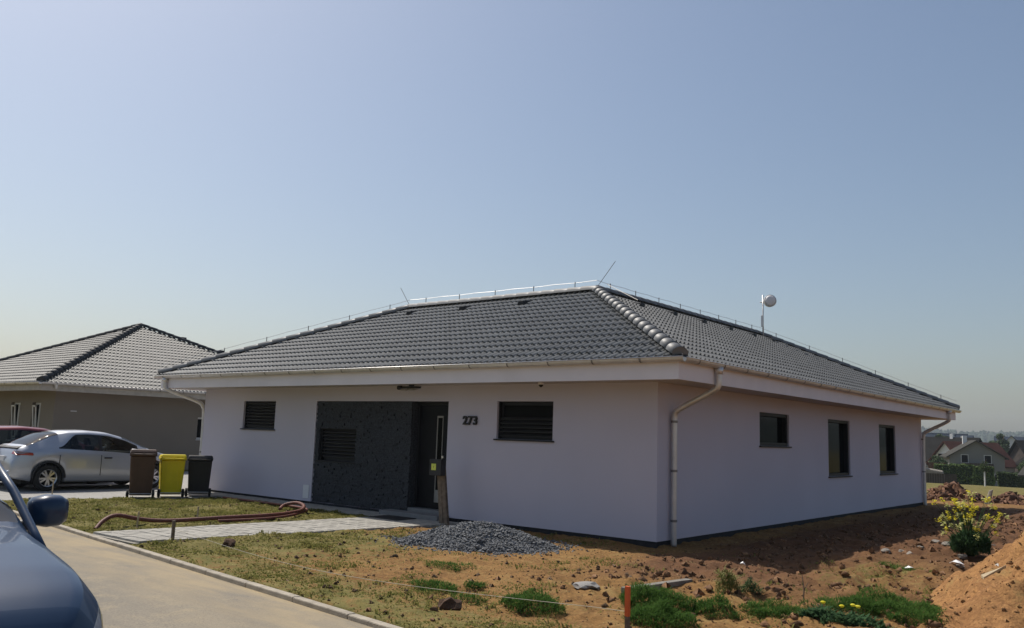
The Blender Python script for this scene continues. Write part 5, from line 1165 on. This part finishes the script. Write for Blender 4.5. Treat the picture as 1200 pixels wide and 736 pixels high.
def vtree(label, x, y, h, rad, seed, m=M_TLEAF, n=6000, bare=.35, leaf=.17):
    t = thing('tree', label, 'tree', (x, y, vz(y)-.1), 0, 'trees around the village'); g = np.random.default_rng(seed)
    tr = MB(); tr.tube([(0,0,0), (.05,.02,h*.4), (.0,.1,h*.85)], [h*.022, h*.016, h*.006], 8)
    for k in range(7): a = k*.9; z0 = h*(bare+.06*k); tr.tube([(0,0,z0), (rad*.7*math.cos(a), rad*.7*math.sin(a), z0+h*.18)], [h*.009, h*.003], 6)
    tr.build('trunk', M_WOOD, t)
    cs = []
    for _ in range(34):
        u_ = g.normal(size=3); u_ /= np.linalg.norm(u_); u_ *= g.random()**.45*.78; cs.append((u_[0]*rad, u_[1]*rad, h*(bare+1)/2+u_[2]*h*(1-bare)/2*.85))
    P = []
    for c in cs:
        k = n//34; u_ = g.normal(size=(k, 3)); u_ /= np.linalg.norm(u_, axis=1)[:, None]; P.append(np.array(c)+u_*(rad*.34*g.random((k, 1))**.4)*np.array([1, 1, .75]))
    P = np.concatenate(P); k = len(P); u_ = g.normal(size=(k, 3)); u_ /= np.linalg.norm(u_, axis=1)[:, None]; v_ = np.cross(u_, g.normal(size=(k, 3))); v_ /= np.linalg.norm(v_, axis=1)[:, None]
    s_ = g.uniform(.5, 1.2, k)[:, None]*leaf*(rad/2.0); V = np.stack([P-u_*s_, P-v_*s_*.6, P+u_*s_, P+v_*s_*.6], 1).reshape(-1, 3)
    stuff(npmesh('crown', V, np.arange(4*k).reshape(-1, 4), m, t)); return t
vtree('round dark green tree beside the far white gable', -37.4, 252, 15.4, 2.9, 3); vtree('broad tree behind the brown roofs', -52.0, 250, 14.5, 3.2, 13); vtree('bushy tree behind the dark timbered house', -22.0, 212, 10.0, 2.6, 14); vtree('leafy garden tree between white house and hedge', -30.0, 150, 5.2, 1.6, 4); vtree('bushy tree right of the grey gabled house', -14.6, 140, 5.0, 1.8, 6); vtree('young sapling with a white trunk guard in the yellow field', -7.6, 67.5, 2.4, .5, 7, M_TLEAF, 700, .45, .25)
tg = tag(MB().tube([(-7.6, 67.4, vz(67.4)-.15), (-7.6, 67.4, vz(67.4)+1.25)], .055, 10).build('trunk_guard', M_WHITE), 'white tube guard round the young sapling in the field', 'trunk guard')
fb = thing('dark_garden_fence', 'dark board fence at the edge of the yellow field', 'fence', (-19.6, 97, vz(97)-.1), A0)
for i in range(14): MB().box(i*.26, i*.26+.24, 0, .04, 0, 1.25).build('board', M_VBR, fb)
wf_ = thing('brown_garden_fence', 'reddish brown board fence left of the clipped hedge', 'fence', (-24.6, 121, vz(121)-.1), A0)
for i in range(9): MB().box(i*.25, i*.25+.22, 0, .04, 1.0, 3.0).build('board', mat('red_brown_board', (.12, .06, .04), .85), wf_)
for i in range(3): MB().box(i*1.0, i*1.0+.1, .04, .14, 0, 3.0).build('post', MATS['red_brown_board'], wf_)
tp = thing('covered_stack', 'pale tarpaulin covered stack behind the dark board fence', 'stack', (-21.6, 106, vz(106)-.1), A0)
q = MB(); q.hexa([(-1.2, -.6, 0), (2.6, -.6, 0), (2.6, .8, 0), (-1.2, .8, 0)], [(-1.0, -.5, 2.1), (2.2, -.4, 1.6), (2.2, .6, 1.7), (-1.0, .6, 2.2)]); q.build('tarpaulin', M_STONE, tp, bevel=.1); MB().box(-.8, .3, -.4, .4, 2.1, 2.6).build('bundle', M_VW, tp, bevel=.1)
# wooded hills at the horizon
hx = np.linspace(-2600, 2200, 420); hz_ = 40+14*fbm(hx, hx*0, .0022, 5, 61)*2+9*np.abs(fbm(hx, hx*0, .011, 5, 66))+16*fbm(hx, hx*0, .0009, 2, 70)
V = []; F = []
prof = [(-700, -12, 0), (-400, 4, .25), (-150, 18, .62), (0, 0, 1.0), (250, 0, .9)]
for i, x in enumerate(hx):
    for j, (dy_, _, fr_) in enumerate(prof): V.append((x, 2150+dy_+40*math.sin(x*.002), -9+(hz_[i]+12)*fr_ + (6*fbm(np.array([x]), np.array([dy_*1.0]), .02, 3, 80)[0] if 0 < j < 4 else 0)))
k = len(prof)
for i in range(len(hx)-1):
    for j in range(k-1): F.append((i*k+j, (i+1)*k+j, (i+1)*k+j+1, i*k+j+1))
structure(npmesh('hills', V, F, mat('wooded_hill', (.030, .045, .028), .95, col2=(.055, .070, .040), scale=.02), smooth=True))
nf_ = 9000; g = np.random.default_rng(12); fx_ = g.uniform(-1400, 600, nf_); fi = np.interp(fx_, hx, hz_); sdep = g.random(nf_)
fy_ = 2150+40*np.sin(fx_*.002)-sdep*380; fz_ = -9+(fi+12)*np.interp(-sdep*380, [-400, -150, 0], [.25, .62, 1.0])
sz = g.uniform(3.0, 7.0, nf_)
o = stuff(rocks('forest', np.stack([fx_, fy_, fz_+sz*.4], -1), sz, mat('forest_canopy', (.028, .045, .026), .95, col2=(.05, .068, .036), scale=.05), None, 1.3, 44)); tag(o, 'dark bluish forest covering the distant hill ridge', 'forest')

# ------------------------------------------------------------------ haze
HAZE = True
if HAZE:
    hb = MB().box(-2700, 2300, -120, 2600, -13, 96).build('haze', bpy.data.materials.new('air')); hm = hb.data.materials[0]; hm.use_nodes = True; t = hm.node_tree; t.nodes.clear()
    ov = t.nodes.new('ShaderNodeOutputMaterial'); pv = t.nodes.new('ShaderNodeVolumePrincipled'); pv.inputs['Color'].default_value = (.80, .90, 1.0, 1); pv.inputs['Density'].default_value = .00019; pv.inputs['Anisotropy'].default_value = .2
    t.links.new(pv.outputs[0], ov.inputs['Volume']); stuff(hb)
